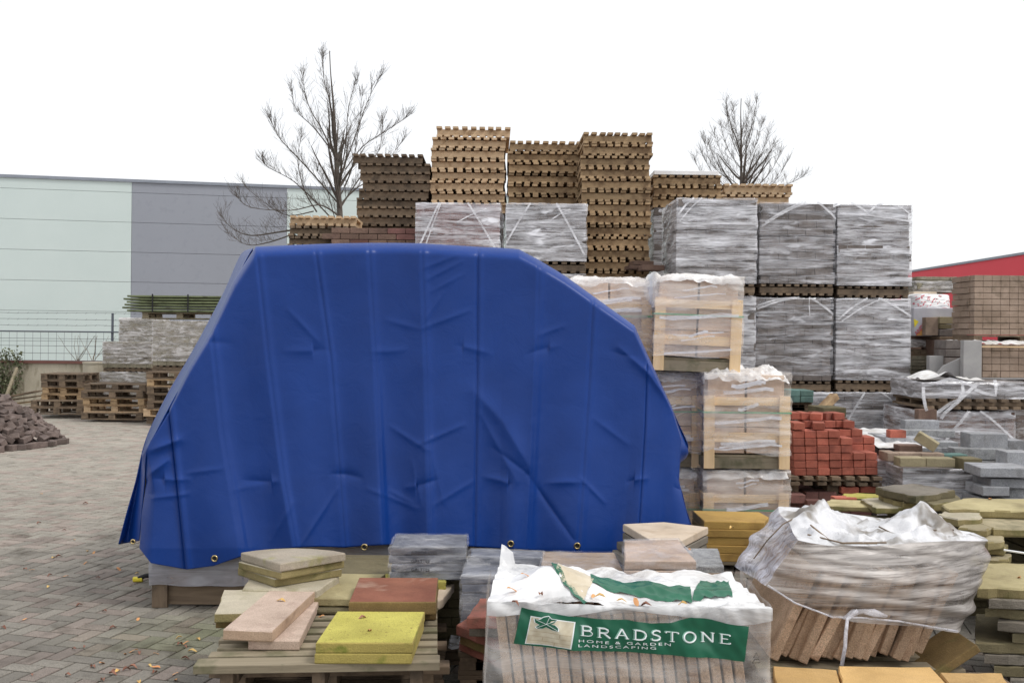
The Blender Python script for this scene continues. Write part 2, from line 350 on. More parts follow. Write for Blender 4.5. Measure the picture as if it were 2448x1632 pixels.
# ---------------- yard wall and fence ----------------
WY = 24.0
yw = thing('yard_wall', 'low stained concrete yard wall topped with a rusty rail at the far left', 'wall', (-12, WY, 0))
for i in range(5):
    m = MB(); x0 = -19+i*3.05; m.box((x0+1.5, WY+.08, .5), (3.02, .16, 1.0)); m.build('concrete_panel', M['concrete'], yw, world=True, bevel=.01)
m = MB(); m.box((-11.4, WY+.06, 1.03), (15.2, .2, .06)); m.build('top_rail', M['rust'], yw, world=True)
fe = thing('wire_fence', 'thin wire mesh fence with barbed strands standing on the concrete yard wall', 'fence', (-12, WY, 1.05))
za, zb = 1.06, at(100, 792, WY).z
m = MB()
x = -19.0
while x < -5: m.tube([(x, WY+.08, za), (x+random.uniform(-.01, .01), WY+.08, zb)], .004, 3, False); x += .19
for k in range(5): z = za+(zb-za)*k/4; m.tube([(-19, WY+.08, z), (-12.3, WY+.08, z+.01), (-5, WY+.08, z)], .006, 3, False)
m.build('mesh_wire', M['steel'], fe, world=True)
m = MB(); m.tube([(-19, WY+.08, zb), (-5, WY+.08, zb)], .018, 6); m.build('top_bar', M['steel'], fe, world=True)
for xx in (at(265, 800, WY).x, at(265, 800, WY).x-3.4, at(265, 800, WY).x+3.4):
    m = MB(); m.tube([(xx, WY+.1, za), (xx, WY+.1, at(265, 748, WY).z)], .03, 6); m.build('post', M['steel'], fe, world=True)
for yy in (748, 763, 777):
    m = MB(); z = at(130, yy, WY).z; pts = [(-19+i*.5, WY+.08, z+random.uniform(-.012, .012)) for i in range(29)]; m.tube(pts, .005, 3, False)
    for i in range(60):
        c = Vector((-19+i*.235, WY+.08, z)); m.tube([c-Vector((.02, 0, .02)), c+Vector((.02, 0, .02))], .003, 3, False)
    m.build('barbed_wire', M['steel'], fe, world=True)
# twiggy weeds on the wall, ivy
iv = M['ivy'] = plain('ivy_leaf', L(84, 96, 66), .6, c2=L(110, 112, 84), sc_=20)
r0 = thing('ivy_plant', 'straggly grey-green ivy climbing the yard wall above a leaning board', 'plant', (at(45, 950, 23.8).x, 23.8, .05))
m = MB(); ml = MB(); rr = random.Random(5)
for k in range(9):
    p = gz(28+rr.uniform(-18, 18), 960, .05); p.y = 23.85; pts = [p]
    for s in range(9): p = p+Vector((rr.uniform(-.07, .12), rr.uniform(-.03, .02), .13)); pts.append(p)
    m.tube(pts, [.012*(1-i/12) for i in range(10)], 4)
    for q in pts[2:]:
        for _ in range(9):
            c = q+Vector((rr.gauss(0, .08), rr.uniform(-.1, 0), rr.gauss(0, .07))); s = rr.uniform(.02, .045)
            a_ = Vector((rr.uniform(-1, 1), rr.uniform(-1, 1), rr.uniform(-1, 1))).normalized()*s; b_ = a_.cross(Vector((rr.random(), rr.random(), rr.random()))).normalized()*s
            ml.add([c-a_, c+b_, c+a_, c-b_], [(0, 1, 2, 3)])
m.build('stem', M['wood_old_z'], r0, world=True); ml.build('foliage', iv, r0, world=True)
for px_, lab in ((185, 'bare twiggy weed behind the wire mesh, further left of the fence post'), (222, 'bare twiggy weed behind the wire mesh beside the fence post')):
    c0 = at(px_, 866, 24.3); m = MB()
    for k in range(6):
        p = c0.copy(); pts = [p]
        dx = rr.uniform(-.12, .12)
        for s in range(5): p = p+Vector((dx+rr.uniform(-.04, .04), 0, .13)); pts.append(p)
        m.tube(pts, [.008, .007, .006, .005, .004, .003], 3)
    tag(m.build('dry_weed', M['wood_old_z'], origin='base'), lab, 'plant', 'dry weeds behind the fence')
# concrete pipe against the wall
c0 = gz(222, 960, 0); c0.y = 22.6; c0.x = at(222, 900, 22.6).x
m = MB(); hh = at(222, 867, 22.6).z; rr_ = .2
m.tube([c0, c0+Vector((0, 0, hh))], [rr_+.01, rr_+.01], 28); m.tube([c0+Vector((0, 0, hh-.02)), c0+Vector((0, 0, hh+.02))], rr_+.025, 28)
tag(m.build('concrete_pipe', M['concrete'], smooth=False, origin='base'), 'upright round concrete pipe section standing between pallet stacks by the wall', 'pipe')

# ---------------- trees ----------------
bark = M['bark'] = stone('grey_bark', L(74, 66, 60), L(96, 88, 80), L(66, 68, 56), 6, .2, .6, var=0)
def tree(nm_label, D, trunk, limbs, seed, rt, twn=1.0):
    rr = random.Random(seed); base = at(*trunk[0], D); root = thing('bare_tree', nm_label, 'tree', (base.x, D, 0))
    tp = [Vector((base.x, D, -.05))]+[at(x, y, D) for x, y in trunk]
    def smooth(ps, n=4):
        out = []
        for i in range(len(ps)-1):
            a, b, c, d = ps[max(i-1, 0)], ps[i], ps[i+1], ps[min(i+2, len(ps)-1)]
            for k in range(n):
                t = k/n; out.append(.5*((2*b)+(c-a)*t+(2*a-5*b+4*c-d)*t*t+(3*b-a-3*c+d)*t**3))
        return out+[ps[-1]]
    m = MB(); tr = smooth(tp); N = len(tr); m.tube(tr, [max(.012, rt*(1-i/(N-1))**1.05) for i in range(N)], 9); m.build('trunk', bark, root, world=True, smooth=True)
    mb = MB(); mt = MB()
    def twig(p, d, ln, r, dep):
        n_ = 5; pts = [p]; q = p.copy(); dd_ = d.copy()
        for i in range(n_):
            dd_ = (dd_+Vector((rr.gauss(0, .06), rr.gauss(0, .06), rr.gauss(.05, .05)))).normalized(); q = q+dd_*ln/n_; pts.append(q)
        mt.tube(pts, [max(.0025, r*.5*(1-i/(n_+1))) for i in range(n_+1)], 3, False)
        if dep > 0:
            for i in range(1, n_, 1 if dep > 1 else 2):
                for _ in range(1):
                    s = (dd_+Vector((rr.gauss(0, .42), rr.gauss(0, .42), rr.gauss(.12, .25)))).normalized()
                    twig(pts[i], s, ln*rr.uniform(.5, .8), r*.6, dep-1)
    for lb in limbs:
        k0 = at(*lb[0], D); off = rr.uniform(-1, 1); P = []
        for i, (x, y) in enumerate(lb): q = at(x, y, D); q.y += off*i*.45; P.append(at(x, y, q.y))
        P[0] = k0; S = smooth(P); n_ = len(S); ln = sum((S[i+1]-S[i]).length for i in range(n_-1)); r_ = rt*.30*min(1, ln/4.5)+.003
        mb.tube(S, [max(.005, r_*(1-i/n_)**.9) for i in range(n_)], 6)
        for _ in range(4): twig(S[-1], ((S[-1]-S[-3]).normalized()+Vector((rr.gauss(0, .25), rr.gauss(0, .25), rr.gauss(.1, .15)))).normalized(), rr.uniform(.2, .42), .009, 1)
        for i in range(2, n_):
            t = (S[min(i+1, n_-1)]-S[i-1]).normalized()
            for _ in range(int(1.6*twn+rr.random()*.8)):
                s = (t*.8+Vector((rr.gauss(0, .42), rr.gauss(0, .5), rr.gauss(.35, .25)))).normalized()
                twig(S[i], s, rr.uniform(.35, .85)*(.5+.5*ln/4)*(1-.45*i/n_), .009, 2 if rr.random() < .3 else 1)
    # limbs going towards and away from the viewer
    for k in range(int(9*twn)):
        i = rr.randint(N//3, N//2+2); p = tr[i]; a_ = rr.choice((1, -1)); s = Vector((rr.gauss(0, .3), a_*.9, rr.uniform(.5, 1.1))).normalized(); P = [p]; q = p.copy()
        for j in range(6): s = (s+Vector((rr.gauss(0, .08), 0, .07))).normalized(); q = q+s*.26; P.append(q)
        mb.tube(P, [.04*(1-j/8) for j in range(7)], 5)
        for j in range(1, 7):
            for _ in range(2): twig(P[j], (s+Vector((rr.gauss(0, .6), rr.gauss(0, .3), rr.gauss(0, .4)))).normalized(), rr.uniform(.2, .45), .011, 1)
    mb.build('limbs', bark, root, world=True); mt.build('twigs', bark, root, world=True); return root
tree('tall bare leafless tree in front of the grey warehouse wall', 24.5,
     [(816, 640), (813, 520), (809, 450), (803, 360), (798, 260), (791, 180), (788, 122)],
     [[(812, 490), (760, 430), (715, 380), (672, 335), (655, 305), (646, 284)],
      [(803, 380), (770, 310), (742, 262), (728, 215), (725, 182)], [(803, 372), (750, 305), (712, 268), (696, 220)],
      [(810, 432), (826, 350), (833, 260), (850, 196)], [(812, 425), (848, 330), (878, 245), (905, 190)],
      [(826, 405), (868, 350), (925, 312), (968, 284)], [(812, 492), (846, 455), (890, 425), (925, 385), (960, 340)],
      [(812, 520), (795, 505), (760, 490), (695, 503), (600, 496), (566, 470)], [(800, 530), (752, 480), (700, 432), (650, 405), (632, 392)],
      [(806, 600), (752, 548), (680, 553), (600, 563), (555, 545), (532, 520)], [(800, 520), (782, 455), (760, 410)],
      [(806, 330), (790, 250), (775, 190), (772, 140)], [(757, 506), (728, 455), (712, 385), (720, 330)], [(813, 470), (842, 400), (858, 300), (866, 230)],
      [(812, 500), (850, 440), (905, 360), (915, 300)], [(750, 505), (690, 515), (640, 490), (590, 450)], [(700, 560), (640, 580), (590, 585), (548, 560)]], 11, .105, 1.6)
tree('smaller bare leafless tree rising behind the low pallets at right', 30,
     [(1772, 640), (1772, 500), (1772, 430), (1772, 340), (1771, 270), (1772, 236)],
     [[(1772, 360+k*22), (1772+s*(8+7*k), 330+k*22), (1772+s*(14+12*k), 295+k*22), (1772+s*(18+15*k), 258+k*22)] for k in range(7) for s in (-1, 1)]
     + [[(1772, 380), (1772+s*20, 320), (1772+s*36, 250)] for s in (-1, 1)] + [[(1772, 470), (1810, 450), (1870, 445), (1915, 425)], [(1772, 455), (1735, 425), (1700, 390), (1686, 345)]], 23, .085, 1.5)

# ---------------- pallets ----------------
def slat_pallet(label, kind, w=.78, d=1.0, n=9, two=True, h=.133, group=None, teeth=True):
    """pallet whose boards run towards the viewer, their ends showing as teeth"""
    r = thing('pallet', label, 'pallet', (0, 0, 0), 0, group); rr = random.Random(len(bpy.data.objects))
    bh = h-.03-(.03 if two else 0); z0 = .03 if two else 0
    for y in (-d/2+.035, 0, d/2-.035):
        m = MB(); m.box((0, y, z0+bh/2), (w, .04, bh)); m.build('cross_beam', M[kind+'_x'], r, bevel=.003)
    def deck(z, nm):
        m = MB()
        for i in range(n):
            x = -w/2+.03+(w-.06)*i/(n-1); m.box((x+rr.uniform(-.007, .007), rr.uniform(-.014, .014), z), (w/n*.68, d+.07, .028), rr.uniform(-.008, .008))
        m.build(nm, M[kind+'_y'], r, bevel=.002)
    deck(h-.0145, 'top_deck')
    if two: deck(.0145, 'bottom_deck')
    return r
def euro_pallet(label, kind, w=1.0, d=.8, h=.142, group=None):
    r = thing('pallet', label, 'pallet', (0, 0, 0), 0, group)
    m = MB()
    for i in range(5): m.box((0, -d/2+.06+(d-.12)*i/4, h-.011), (w, .11 if i % 2 == 0 else .09, .022))
    m.build('top_deck', M[kind+'_x'], r, bevel=.002)
    m = MB()
    for i in (-1, 0, 1): m.box((i*(w/2-.07), 0, h-.033), (.12, d, .022))
    m.build('stringer_boards', M[kind+'_y'], r, bevel=.002)
    for i in (-1, 0, 1):
        for j in (-1, 0, 1):
            m = MB(); m.box((i*(w/2-.07), j*(d/2-.055), .022+(h-.066)/2), (.13, .1, h-.066)); m.build('block', M[kind+'_x'], r, bevel=.003)
    m = MB()
    for j in (-1, 0, 1): m.box((0, j*(d/2-.055), .011), (w, .1, .022))
    m.build('bottom_boards', M[kind+'_x'], r, bevel=.002)
    return r
PROTO = {}
def pile(x0, x1, ytop, ybot_min, D, n, kind, desc, group, two=True, h=.133, jit=.01, d=1.0, euro=False, shifts={}, zb=None, kinds=None, rz=0):
    """n pallets; the photo shows the pile's top edge at ytop"""
    a, b = at(x0, ytop, D), at(x1, ytop, D); w = b.x-a.x; zt = (a.z+b.z)/2; cx = (a.x+b.x)/2; rr = random.Random(int(x0*7+n))
    out = []
    for i in range(n):
        kd = (kinds or {}).get(i, kind)
        key = (kd, round(w, 2), two, h, d, euro); lab = f'{desc}, {ordn(i)}'
        sh = shifts.get(i, 0)/F*D
        loc = (cx+rr.uniform(-jit, jit)+sh, D+d/2+rr.uniform(-jit, jit), zt-(i+1)*h); rz_ = rz+rr.uniform(-.025, .025)
        if key not in PROTO:
            p = PROTO[key] = (euro_pallet if euro else slat_pallet)(lab, kd, w=w, d=d, h=h-.0008, group=group, **({} if euro else {'two': two}))
            p.location = loc; p.rotation_euler[2] = rz_
        else: p = dup(PROTO[key], loc, rz_, lab, group)
        out.append(p)
    return zt-n*h, cx, w
supports = []
def standing(zb, cx, w, D, d, lab):      # what a pile stands on, down to the ground
    supports.append((zb, cx, w, D, d, lab))
G1 = 'slatted pallets in the high piles'
PB = 12.3
supports_info = []
z_, c_, w_ = pile(1034, 1208, 304, 0, PB, 8, 'wood_new', 'pale new pallet behind the left wrapped pack', G1, jit=.012, shifts={0: 10})
supports_info.append((z_, c_, w_, PB, 'pile of pale pallets'))
z_, c_, w_ = pile(1215, 1388, 338, 0, PB, 7, 'wood_mid', 'tan pallet right of the pale new pallet pile', G1, jit=.013)
supports_info.append((z_, c_, w_, PB, 'pile of tan pallets'))
z_, c_, w_ = pile(1392, 1556, 318, 0, 11.5, 13, 'wood_mid', 'tan pallet in the tallest pile', G1, jit=.014, shifts={0: 4, 1: 4})
supports_info.append((z_, c_, w_, 11.5, 'tallest pallet pile'))
z_, c_, w_ = pile(1562, 1722, 420, 0, PB, 3, 'wood_mid', 'pallet in the low pile capped with a white board', G1, jit=.014)
supports_info.append((z_, c_, w_, PB, 'low pallet pile with white board'))
wb = at(1642, 419, PB); m = MB(); m.box((wb.x-.01, PB+.5, wb.z+.03), (.8, 1.0, .05), .01)
tag(m.build('white_board', M['bag'], origin='base', bevel=.004), 'thick pale white board lying on the low pallet pile', 'board')
z_, c_, w_ = pile(1728, 1890, 440, 0, PB, 2, 'wood_new', 'pallet in the lowest right-hand pile beside the smaller bare tree', G1, jit=.014)
supports_info.append((z_, c_, w_, PB, 'lowest right pallet pile'))
z_, c_, w_ = pile(852, 1018, 370, 0, PB, 9, 'wood_old', 'dark weathered pallet with gaps showing sky', G1, two=False, h=.107, jit=.03, shifts={0: -8, 1: 6, 2: 10, 3: 10, 4: 2, 5: 2})
DARK = (z_, c_, w_)
z_, c_, w_ = pile(692, 850, 516, 0, 11.6, 3, 'wood_mid', 'pallet in the short left pile just above the tarpaulin', G1, jit=.01, h=.12, kinds={0: 'wood_new', 1: 'wood_old', 2: 'wood_old'})
LEFTP = (z_, c_, w_)

# left stacks of euro pallets
G2 = 'rough pallets stacked at the far left'
pile(98, 200, 893, 0, 20.6, 4, 'wood_old', 'old pallet in the left-hand stack by the concrete wall', G2, h=.142, euro=True, d=.8, kinds={2: 'wood_mid', 3: 'wood_mid'}, jit=.02)
pile(70, 196, 957, 0, 20.3, 2, 'wood_old', 'wide lower pallet under the left-hand stack by the wall', G2, h=.142, euro=True, d=1.0, jit=.02)
pile(197, 345, 917, 0, 19.6, 5, 'wood_old', 'pallet in the middle stack in front of the concrete pipe', G2, h=.142, euro=True, d=.8, kinds={2: 'wood_mid', 3: 'wood_new'}, jit=.03)
pile(348, 500, 889, 0, 19.0, 7, 'wood_old', 'pallet in the tall stack half hidden behind the tarpaulin edge', G2, h=.142, euro=True, d=.8, kinds={1: 'wood_mid', 5: 'wood_new'}, jit=.04)
# planks leaning at the far left
for i, (x0, y0, x1, y1, k) in enumerate([(-30, 958, 88, 935, 'rusty brown'), (-20, 962, 96, 946, 'dark'), (-60, 975, 100, 957, 'pale'), (-60, 985, 88, 972, 'lowest dark')]):
    a, b = at(x0, y0, 21.8+.2*i), at(x1, y1, 21.6+.2*i); m = MB(); c = (a+b)/2; dl = b-a
    m.box(c, (dl.length, .5, .03), 0, 0, -math.atan2(dl.z, dl.x)); tag(m.build('plank', M['wood_mid_x' if i == 2 else 'wood_old_x'], origin='base'), f'{k} plank in the low plank heap at the left frame edge by the wall', 'plank', 'planks leaning by the wall')
m = MB(); a, b = at(10, 940, 22.5), at(40, 880, 23.3); m.tube([a-Vector((0, 0, .2)), b], .04, 6)
tag(m.build('leaning_board', M['wood_grey_z'], origin='base'), 'grey board leaning on the concrete wall beside the ivy', 'board')

# ---------------- heap of dark cobbles ----------------
cone = Vector((-8.45, 15.3, 0)); RC, HC = 1.28, 1.05; rr = random.Random(9)
co = None; pts = []
tries = 0
while tries < 9000 and len(pts) < 240:
    tries += 1
    a_ = rr.uniform(-2.6, .9); q = math.sqrt(rr.random()); rd = RC*q*(1+.12*math.sin(a_*3)); x = cone.x+math.cos(a_)*rd; y = cone.y+math.sin(a_)*rd
    if x < -8.35: continue
    z = HC*(1-q)**.9*(1)+.05; p = Vector((x, y, z))
    if min([(p-k).length for k in pts] or [9]) < .1: continue
    pts.append(p)
for p in pts:
    s = (rr.uniform(.9, 1.1), rr.uniform(.9, 1.1), rr.uniform(.9, 1.1)); flat = p.z < .12
    rot = (rr.uniform(-.7, .7)*(0 if flat else 1), rr.uniform(-.6, .6)*(0 if flat else 1), rr.uniform(0, 3.14))
    if co is None:
        m = MB(); m.box((0, 0, 0), (.19, .105, .085)); co = m.build('cobble', M['cobble'], bevel=.008)
        tag(co, 'loose dark brown paving cobble in the tipped heap at the left edge', 'paving stone', 'cobbles tipped in a heap'); o = co
    else: o = co.copy(); C.objects.link(o)
    o.location = p; o.rotation_euler = rot; o.scale = s
    if flat: o.location.z = .045
m = MB(); m.grid(lambda u, v: (cone.x+math.cos(u*6.283)*RC*.88*v, cone.y+math.sin(u*6.283)*RC*.88*v, max(0, HC*(1-v)**.9-.06+.03*noise.noise(Vector((u*30, v*9, 0))))), 40, 14)
tag(m.build('cobble_rubble', M['cobble']), 'dark inner mass of the tipped cobble heap at the left edge', 'rubble', kind='stuff')
# ---------------- wrapped packs of pavers ----------------
def shell(root, w, d, z0, z1, mat, seed, amp=.012, off=.012, top=.06, name='stretch_film', rowz=.085, sag=0, rnd=.03, bot=None, lift=0):
    rr = random.Random(seed); m = MB(); nu, nv = 96, 34; W, D_ = w/2+off, d/2+off; so = rr.uniform(0, 90)
    per = 2*(2*W+2*D_)
    def ring(s):
        s = (s % 1)*per
        if s < 2*W: return (-W+s, -D_, 0, -1)
        s -= 2*W
        if s < 2*D_: return (W, -D_+s, 1, 0)
        s -= 2*D_
        if s < 2*W: return (W-s, D_, 0, 1)
        s -= 2*W
        return (-W, D_-s, -1, 0)
    def fn(u, v):
        x, y, nx, ny = ring(u+.0001)
        t = min(1, v/.94); z = z0+(z1-z0)*t
        k = 1-rnd*max(0, (abs(x)/W+abs(y)/D_-1.75))*2
        q = amp*(noise.noise(Vector((x*3+so, y*3, z*26)))*1.1+.9*noise.noise(Vector((x*1.4, y*1.4+so, z*8))))
        if bot: z = z if v > .25 else z+(bot*(.5+noise.noise(Vector((x*3, y*3, so)))))*(1-v/.25)
        if v > .94: k *= 1-top*(v-.94)/.06; z += .008*noise.noise(Vector((x*9, y*9, so)))+lift*(.5+noise.noise(Vector((x*5, y*5, so))))
        z += sag*noise.noise(Vector((x*2, y*2, so+5)))*t
        return (x*k+nx*q, y*k+ny*q, z)
    m.grid(fn, nu, nv); return m.build(name, mat, root, smooth=True)
def brick_core(root, w, d, z0, z1, mat, seed, lh=.085, bl=.2, jit=.012, name='bricks', gap=.004):
    rr = random.Random(seed); m = MB(); n = max(1, round((z1-z0)/lh)); h = (z1-z0)/n
    m.box((0, 0, (z0+z1)/2), (w-.14, d-.14, z1-z0-.01))
    for i in range(n):
        z = z0+h*(i+.5); ox, oy = rr.uniform(-jit, jit), rr.uniform(-jit, jit)
        for s in (-1, 1):
            nb = max(2, round(w/bl)); off = 0 if i % 2 else .5
            xs = [-w/2+w*(k+off)/nb for k in range(nb+1)]; xs = [-w/2]+[x for x in xs if -w/2+.02 < x < w/2-.02]+[w/2]
            for a, b in zip(xs, xs[1:]):
                m.box(((a+b)/2+ox, s*(d/2-.05)+oy+rr.uniform(-.004, .004), z), (b-a-gap, .1, h-gap), rr.uniform(-.01, .01))
            nb = max(2, round((d-.2)/bl))
            for k in range(nb):
                y = -d/2+.1+(d-.2)*(k+.5)/nb; m.box((s*(w/2-.05)+ox+rr.uniform(-.004, .004), y+oy, z), (.1, (d-.2)/nb-gap, h-gap), rr.uniform(-.01, .01))
    return m.build(name, mat, root, bevel=.003)
def under_pallet(root, w, d, h, kind='wood_old', n=9, z=0):
    m = MB(); m.box((0, -d/2+.04, z+h*.45), (w, .05, h*.5)); m.box((0, 0, z+h*.45), (w, .05, h*.5)); m.box((0, d/2-.04, z+h*.45), (w, .05, h*.5))
    p = m.build('pallet', M[kind+'_x'], root, bevel=.002)
    m = MB()
    for i in range(n):
        x = -w/2+.04+(w-.08)*i/(n-1)
        m.box((x, 0, z+h*.86), (w/n*.6, d, h*.2)); m.box((x, 0, z+h*.1), (w/n*.6, d, h*.18))
    q = m.build('boards', M[kind+'_y'], p, bevel=.002); return p
def pack(x0, x1, yt, yb, D, label, brick='brick_grey', fm='film', d=.85, pal=28, bands=(), seed=1, rz=0, group='film-wrapped paver packs', toground=False, lh=.085, bl=.2, name='wrapped_paver_pack', kind='wood_old', amp=.012, jit=.012, filmbot=0, **kw):
    a, b = at(x0, yt, D), at(x1, yt, D); c = at((x0+x1)/2, yb, D); w = b.x-a.x-.03; zt = (a.z+b.z)/2; zb = 0 if toground else c.z
    ph = pal/F*D; r = thing(name, label, 'paver pack', ((a.x+b.x)/2, D+d/2+.02, zb), rz, group); h = zt-zb
    if pal: under_pallet(r, w, d, ph, kind)
    brick_core(r, w, d, ph, h-.01, M[brick], seed, lh=lh, bl=bl, jit=jit)
    if fm: shell(r, w, d, ph+filmbot, h, M[fm], seed, amp, jit+.01, **kw)
    for (u0, v0, u1, v1, wd) in bands:      # film tails stretched over the front, in fractions of the front face
        P = []
        for k in range(9):
            t = k/8; u = u0+(u1-u0)*t; v = v0+(v1-v0)*t-.02*math.sin(t*3.14); P.append((-w/2+w*u, -d/2-jit-.026-.01*math.sin(t*9), h-v*(h-ph)))
        m = MB(); m.strip(P, wd*.7, (0, -1, 0), .004); m.build('film_tail', M['film_band'], r)
    return r
B1 = [(.28, 0, 0, .95, .03), (.30, 0, .08, .95, .02), (.62, 0, 1.0, .95, .03), (.85, .1, .5, .35, .02)]
pack(992, 1198, 485, 645, 11.0, 'film-wrapped paver pack directly above the tarpaulin, left of two', 'brick_dull', bands=B1, seed=3, jit=.006)
pack(1208, 1406, 486, 652, 11.0, 'film-wrapped paver pack above the tarpaulin slope, right of two', 'brick_grey', bands=[(.3, 0, .0, .7, .03), (.62, 0, .98, .9, .03), (.8, .1, .55, .3, .02)], seed=4, jit=.006)
pack(1618, 1812, 474, 705, 10.6, 'wrapped grey paver pack in the top row, nearest the tall pallet pile', seed=5, bands=[(.2, 0, 0, .2, .03), (.3, 0, .02, .28, .02)], rz=-.0, d=1.0)
pack(1817, 2000, 484, 706, 10.9, 'wrapped grey paver pack in the middle of the top row of three', fm='film_thin', seed=6, bands=[(.0, .3, .6, 0, .03), (.75, 0, 1, .2, .03), (.05, .25, .55, .0, .02)])
pack(2004, 2181, 487, 711, 10.9, 'wrapped grey paver pack at the right end of the top row', seed=7, jit=.016, bands=[(0, .13, 1, .22, .025), (.15, 0, .38, .12, .03), (.38, .12, .6, 0, .03), (.8, .03, 1, .15, .02)])
pack(1700, 1800, 704, 932, 10.9, 'wrapped paver pack mostly hidden behind the upper right wooden crate', seed=8, d=.85)
pack(1807, 1994, 711, 938, 10.9, 'wrapped grey paver pack in the second row, with gathered film on top', fm='film_thin', seed=9, bands=[(0, .14, .55, 0, .03), (0, .1, .5, 0, .02), (.68, 0, 1, .2, .03), (.68, 0, .69, .22, .012)], filmbot=.06)
pack(2000, 2180, 713, 937, 10.9, 'wrapped paver pack in the second row, right end above the lowest pack', seed=10, bands=[(0, .26, .4, 0, .03), (.05, .28, .6, 0, .02), (.55, 0, 1, .22, .03)], fm='film')
pack(1930, 1992, 937, 1100, 10.9, 'wrapped paver pack glimpsed behind the dark slab and plank', seed=11, toground=True)
pack(1996, 2178, 937, 1100, 10.9, 'wrapped pale paver pack in the lowest row behind the red brick stack', seed=12, toground=True, bands=[(.38, 0, .06, .45, .03), (.6, 0, 1, .25, .02)])
# what the high piles and packs stand on
def support(zb, cx, w, D, what, d=.95, levels=2):
    hs = zb/levels
    for i in range(levels):
        r = thing('wrapped_paver_pack', f'wrapped paver pack carrying the {what}, {"lower" if i == 0 else "upper"} one', 'paver pack', (cx, D+d/2, i*hs), 0, 'film-wrapped paver packs')
        under_pallet(r, w, d, .12); brick_core(r, w-.03, d, .12, hs-.012, M['brick_grey'], 70+i); shell(r, w-.03, d, .12, hs-.005, M['film'], 80+i, .008)
for (zb, cx, w, D, what) in supports_info: support(zb, cx, w, D, what)
support(at(1095, 645, 11).z, at(1095, 645, 11).x, .9, 11.02, 'left pack above the tarpaulin')
support(at(1307, 652, 11).z, at(1307, 652, 11).x, .9, 11.02, 'right pack above the tarpaulin')
support(at(1714, 705, 10.6).z, at(1714, 705, 10.6).x, .88, 10.65, 'top row pack nearest the tall pallet pile')
# brick pack under the dark pile
x_ = at(900, 545, 11.4)
r = thing('brick_pack', 'pack of brown and red bricks under the dark pallet pile, just above the tarpaulin', 'brick pack', (at(892, 545, 11.5).x, 12.0, 0))
zt = at(892, 545, 11.5).z; m = MB(); m.box((0, 0, zt/2-.1), (.9, .9, zt-.2)); m.build('core', M['brick_brown'], r)
rr = random.Random(2); h_ = .068
for row in range(9):
    off = .11 if row % 2 else 0; x = -.48-off
    while x < .48:
        wd = .215; m = MB(); m.box((x+wd/2, -.47, zt-.035-row*h_), (wd-.006, .1, h_-.006), rr.uniform(-.01, .01))
        c = x+wd/2; mt = 'brick_dull' if (c > .26 and row < 2) or rr.random() < .05 else 'brick_brown'
        m.build('brick', M[mt], r, bevel=.004); x += wd
m = MB(); m.box((0, 0, zt-.02), (.94, .92, .03)); m.build('top_layer', M['brick_brown'], r)
support(LEFTP[0], LEFTP[1], LEFTP[2], 11.6, 'short left pallet pile', d=.9)
support(DARK[0]-.0, DARK[1], DARK[2], 12.52, 'dark weathered pallet pile')
# bricks and a board at the foot of the tallest pile
for (x0, y0, x1, y1, D, lab) in [(1512, 623, 1560, 634, 11.2, 'brown brick at the foot of the tallest pallet pile, upper one'), (1532, 633, 1586, 646, 11.0, 'brown brick jutting out below the tallest pallet pile, lower right'), (1502, 634, 1533, 643, 11.15, 'short brown brick below the tallest pallet pile, lower left')]:
    a, b = at(x0, y0, D), at(x1, y1, D); m = MB(); m.box(((a.x+b.x)/2, D+.12, (a.z+b.z)/2), (b.x-a.x, .25, a.z-b.z), .15); tag(m.build('brick', M['brick_brown'], origin='base', bevel=.004), lab, 'brick')

# left background packs
def lpack(x0, x1, yt, yb, D, lab, brick, seed, d=.9, pal=0, **k): return pack(x0, x1, yt, yb, D, lab, brick, 'film_dirty', d=d, pal=pal, seed=seed, group='wrapped packs by the warehouse', **{'filmbot': .09, **k})
lpack(238, 356, 889, 1000, 21.4, 'wrapped grey pack behind the middle pallet stack, on the ground', 'lime', 31, toground=True, lh=.12)
lpack(243, 361, 817, 888, 21.4, 'wrapped pack with sagging film, standing beside the fence post', 'lime', 32, pal=9, lh=.11, sag=.05, rz=.05)
lpack(284, 372, 759, 990, 22.6, 'tall grey wrapped pack at the back beneath the green boards', 'lime', 33, toground=True, lh=.1)
lpack(363, 500, 766, 888, 19.6, 'large wrapped pack of pale blocks beside the tarpaulin, on pallets', 'lime', 34, pal=14, lh=.14, bl=.17)
# green boards on a pallet
r = thing('green_board_bundle', 'bundle of long green treated boards lying on a pallet above the wrapped packs', 'timber', at(440, 748, 20.2))
rr = random.Random(6)
for k in range(6):
    for j in range(2):
        m = MB(); z = .03+k*.057; m.box((rr.uniform(-.06, .06), -.3+j*.42, z), (2.0, .4, .035), rr.uniform(-.01, .01)); m.build('board', M['wood_green'], r, bevel=.004)
for x in (-.45, .25):
    m = MB(); m.box((x, -.53, .18), (.025, .012, .36)); m.build('strap', M['black'], r)
p = euro_pallet('pallet under the bundle of green boards, on top of the wrapped packs', 'wood_grey', w=1.5, d=.8, h=.13); p.location = at(445, 764, 20.2)
p.location.z = r.location.z-.13

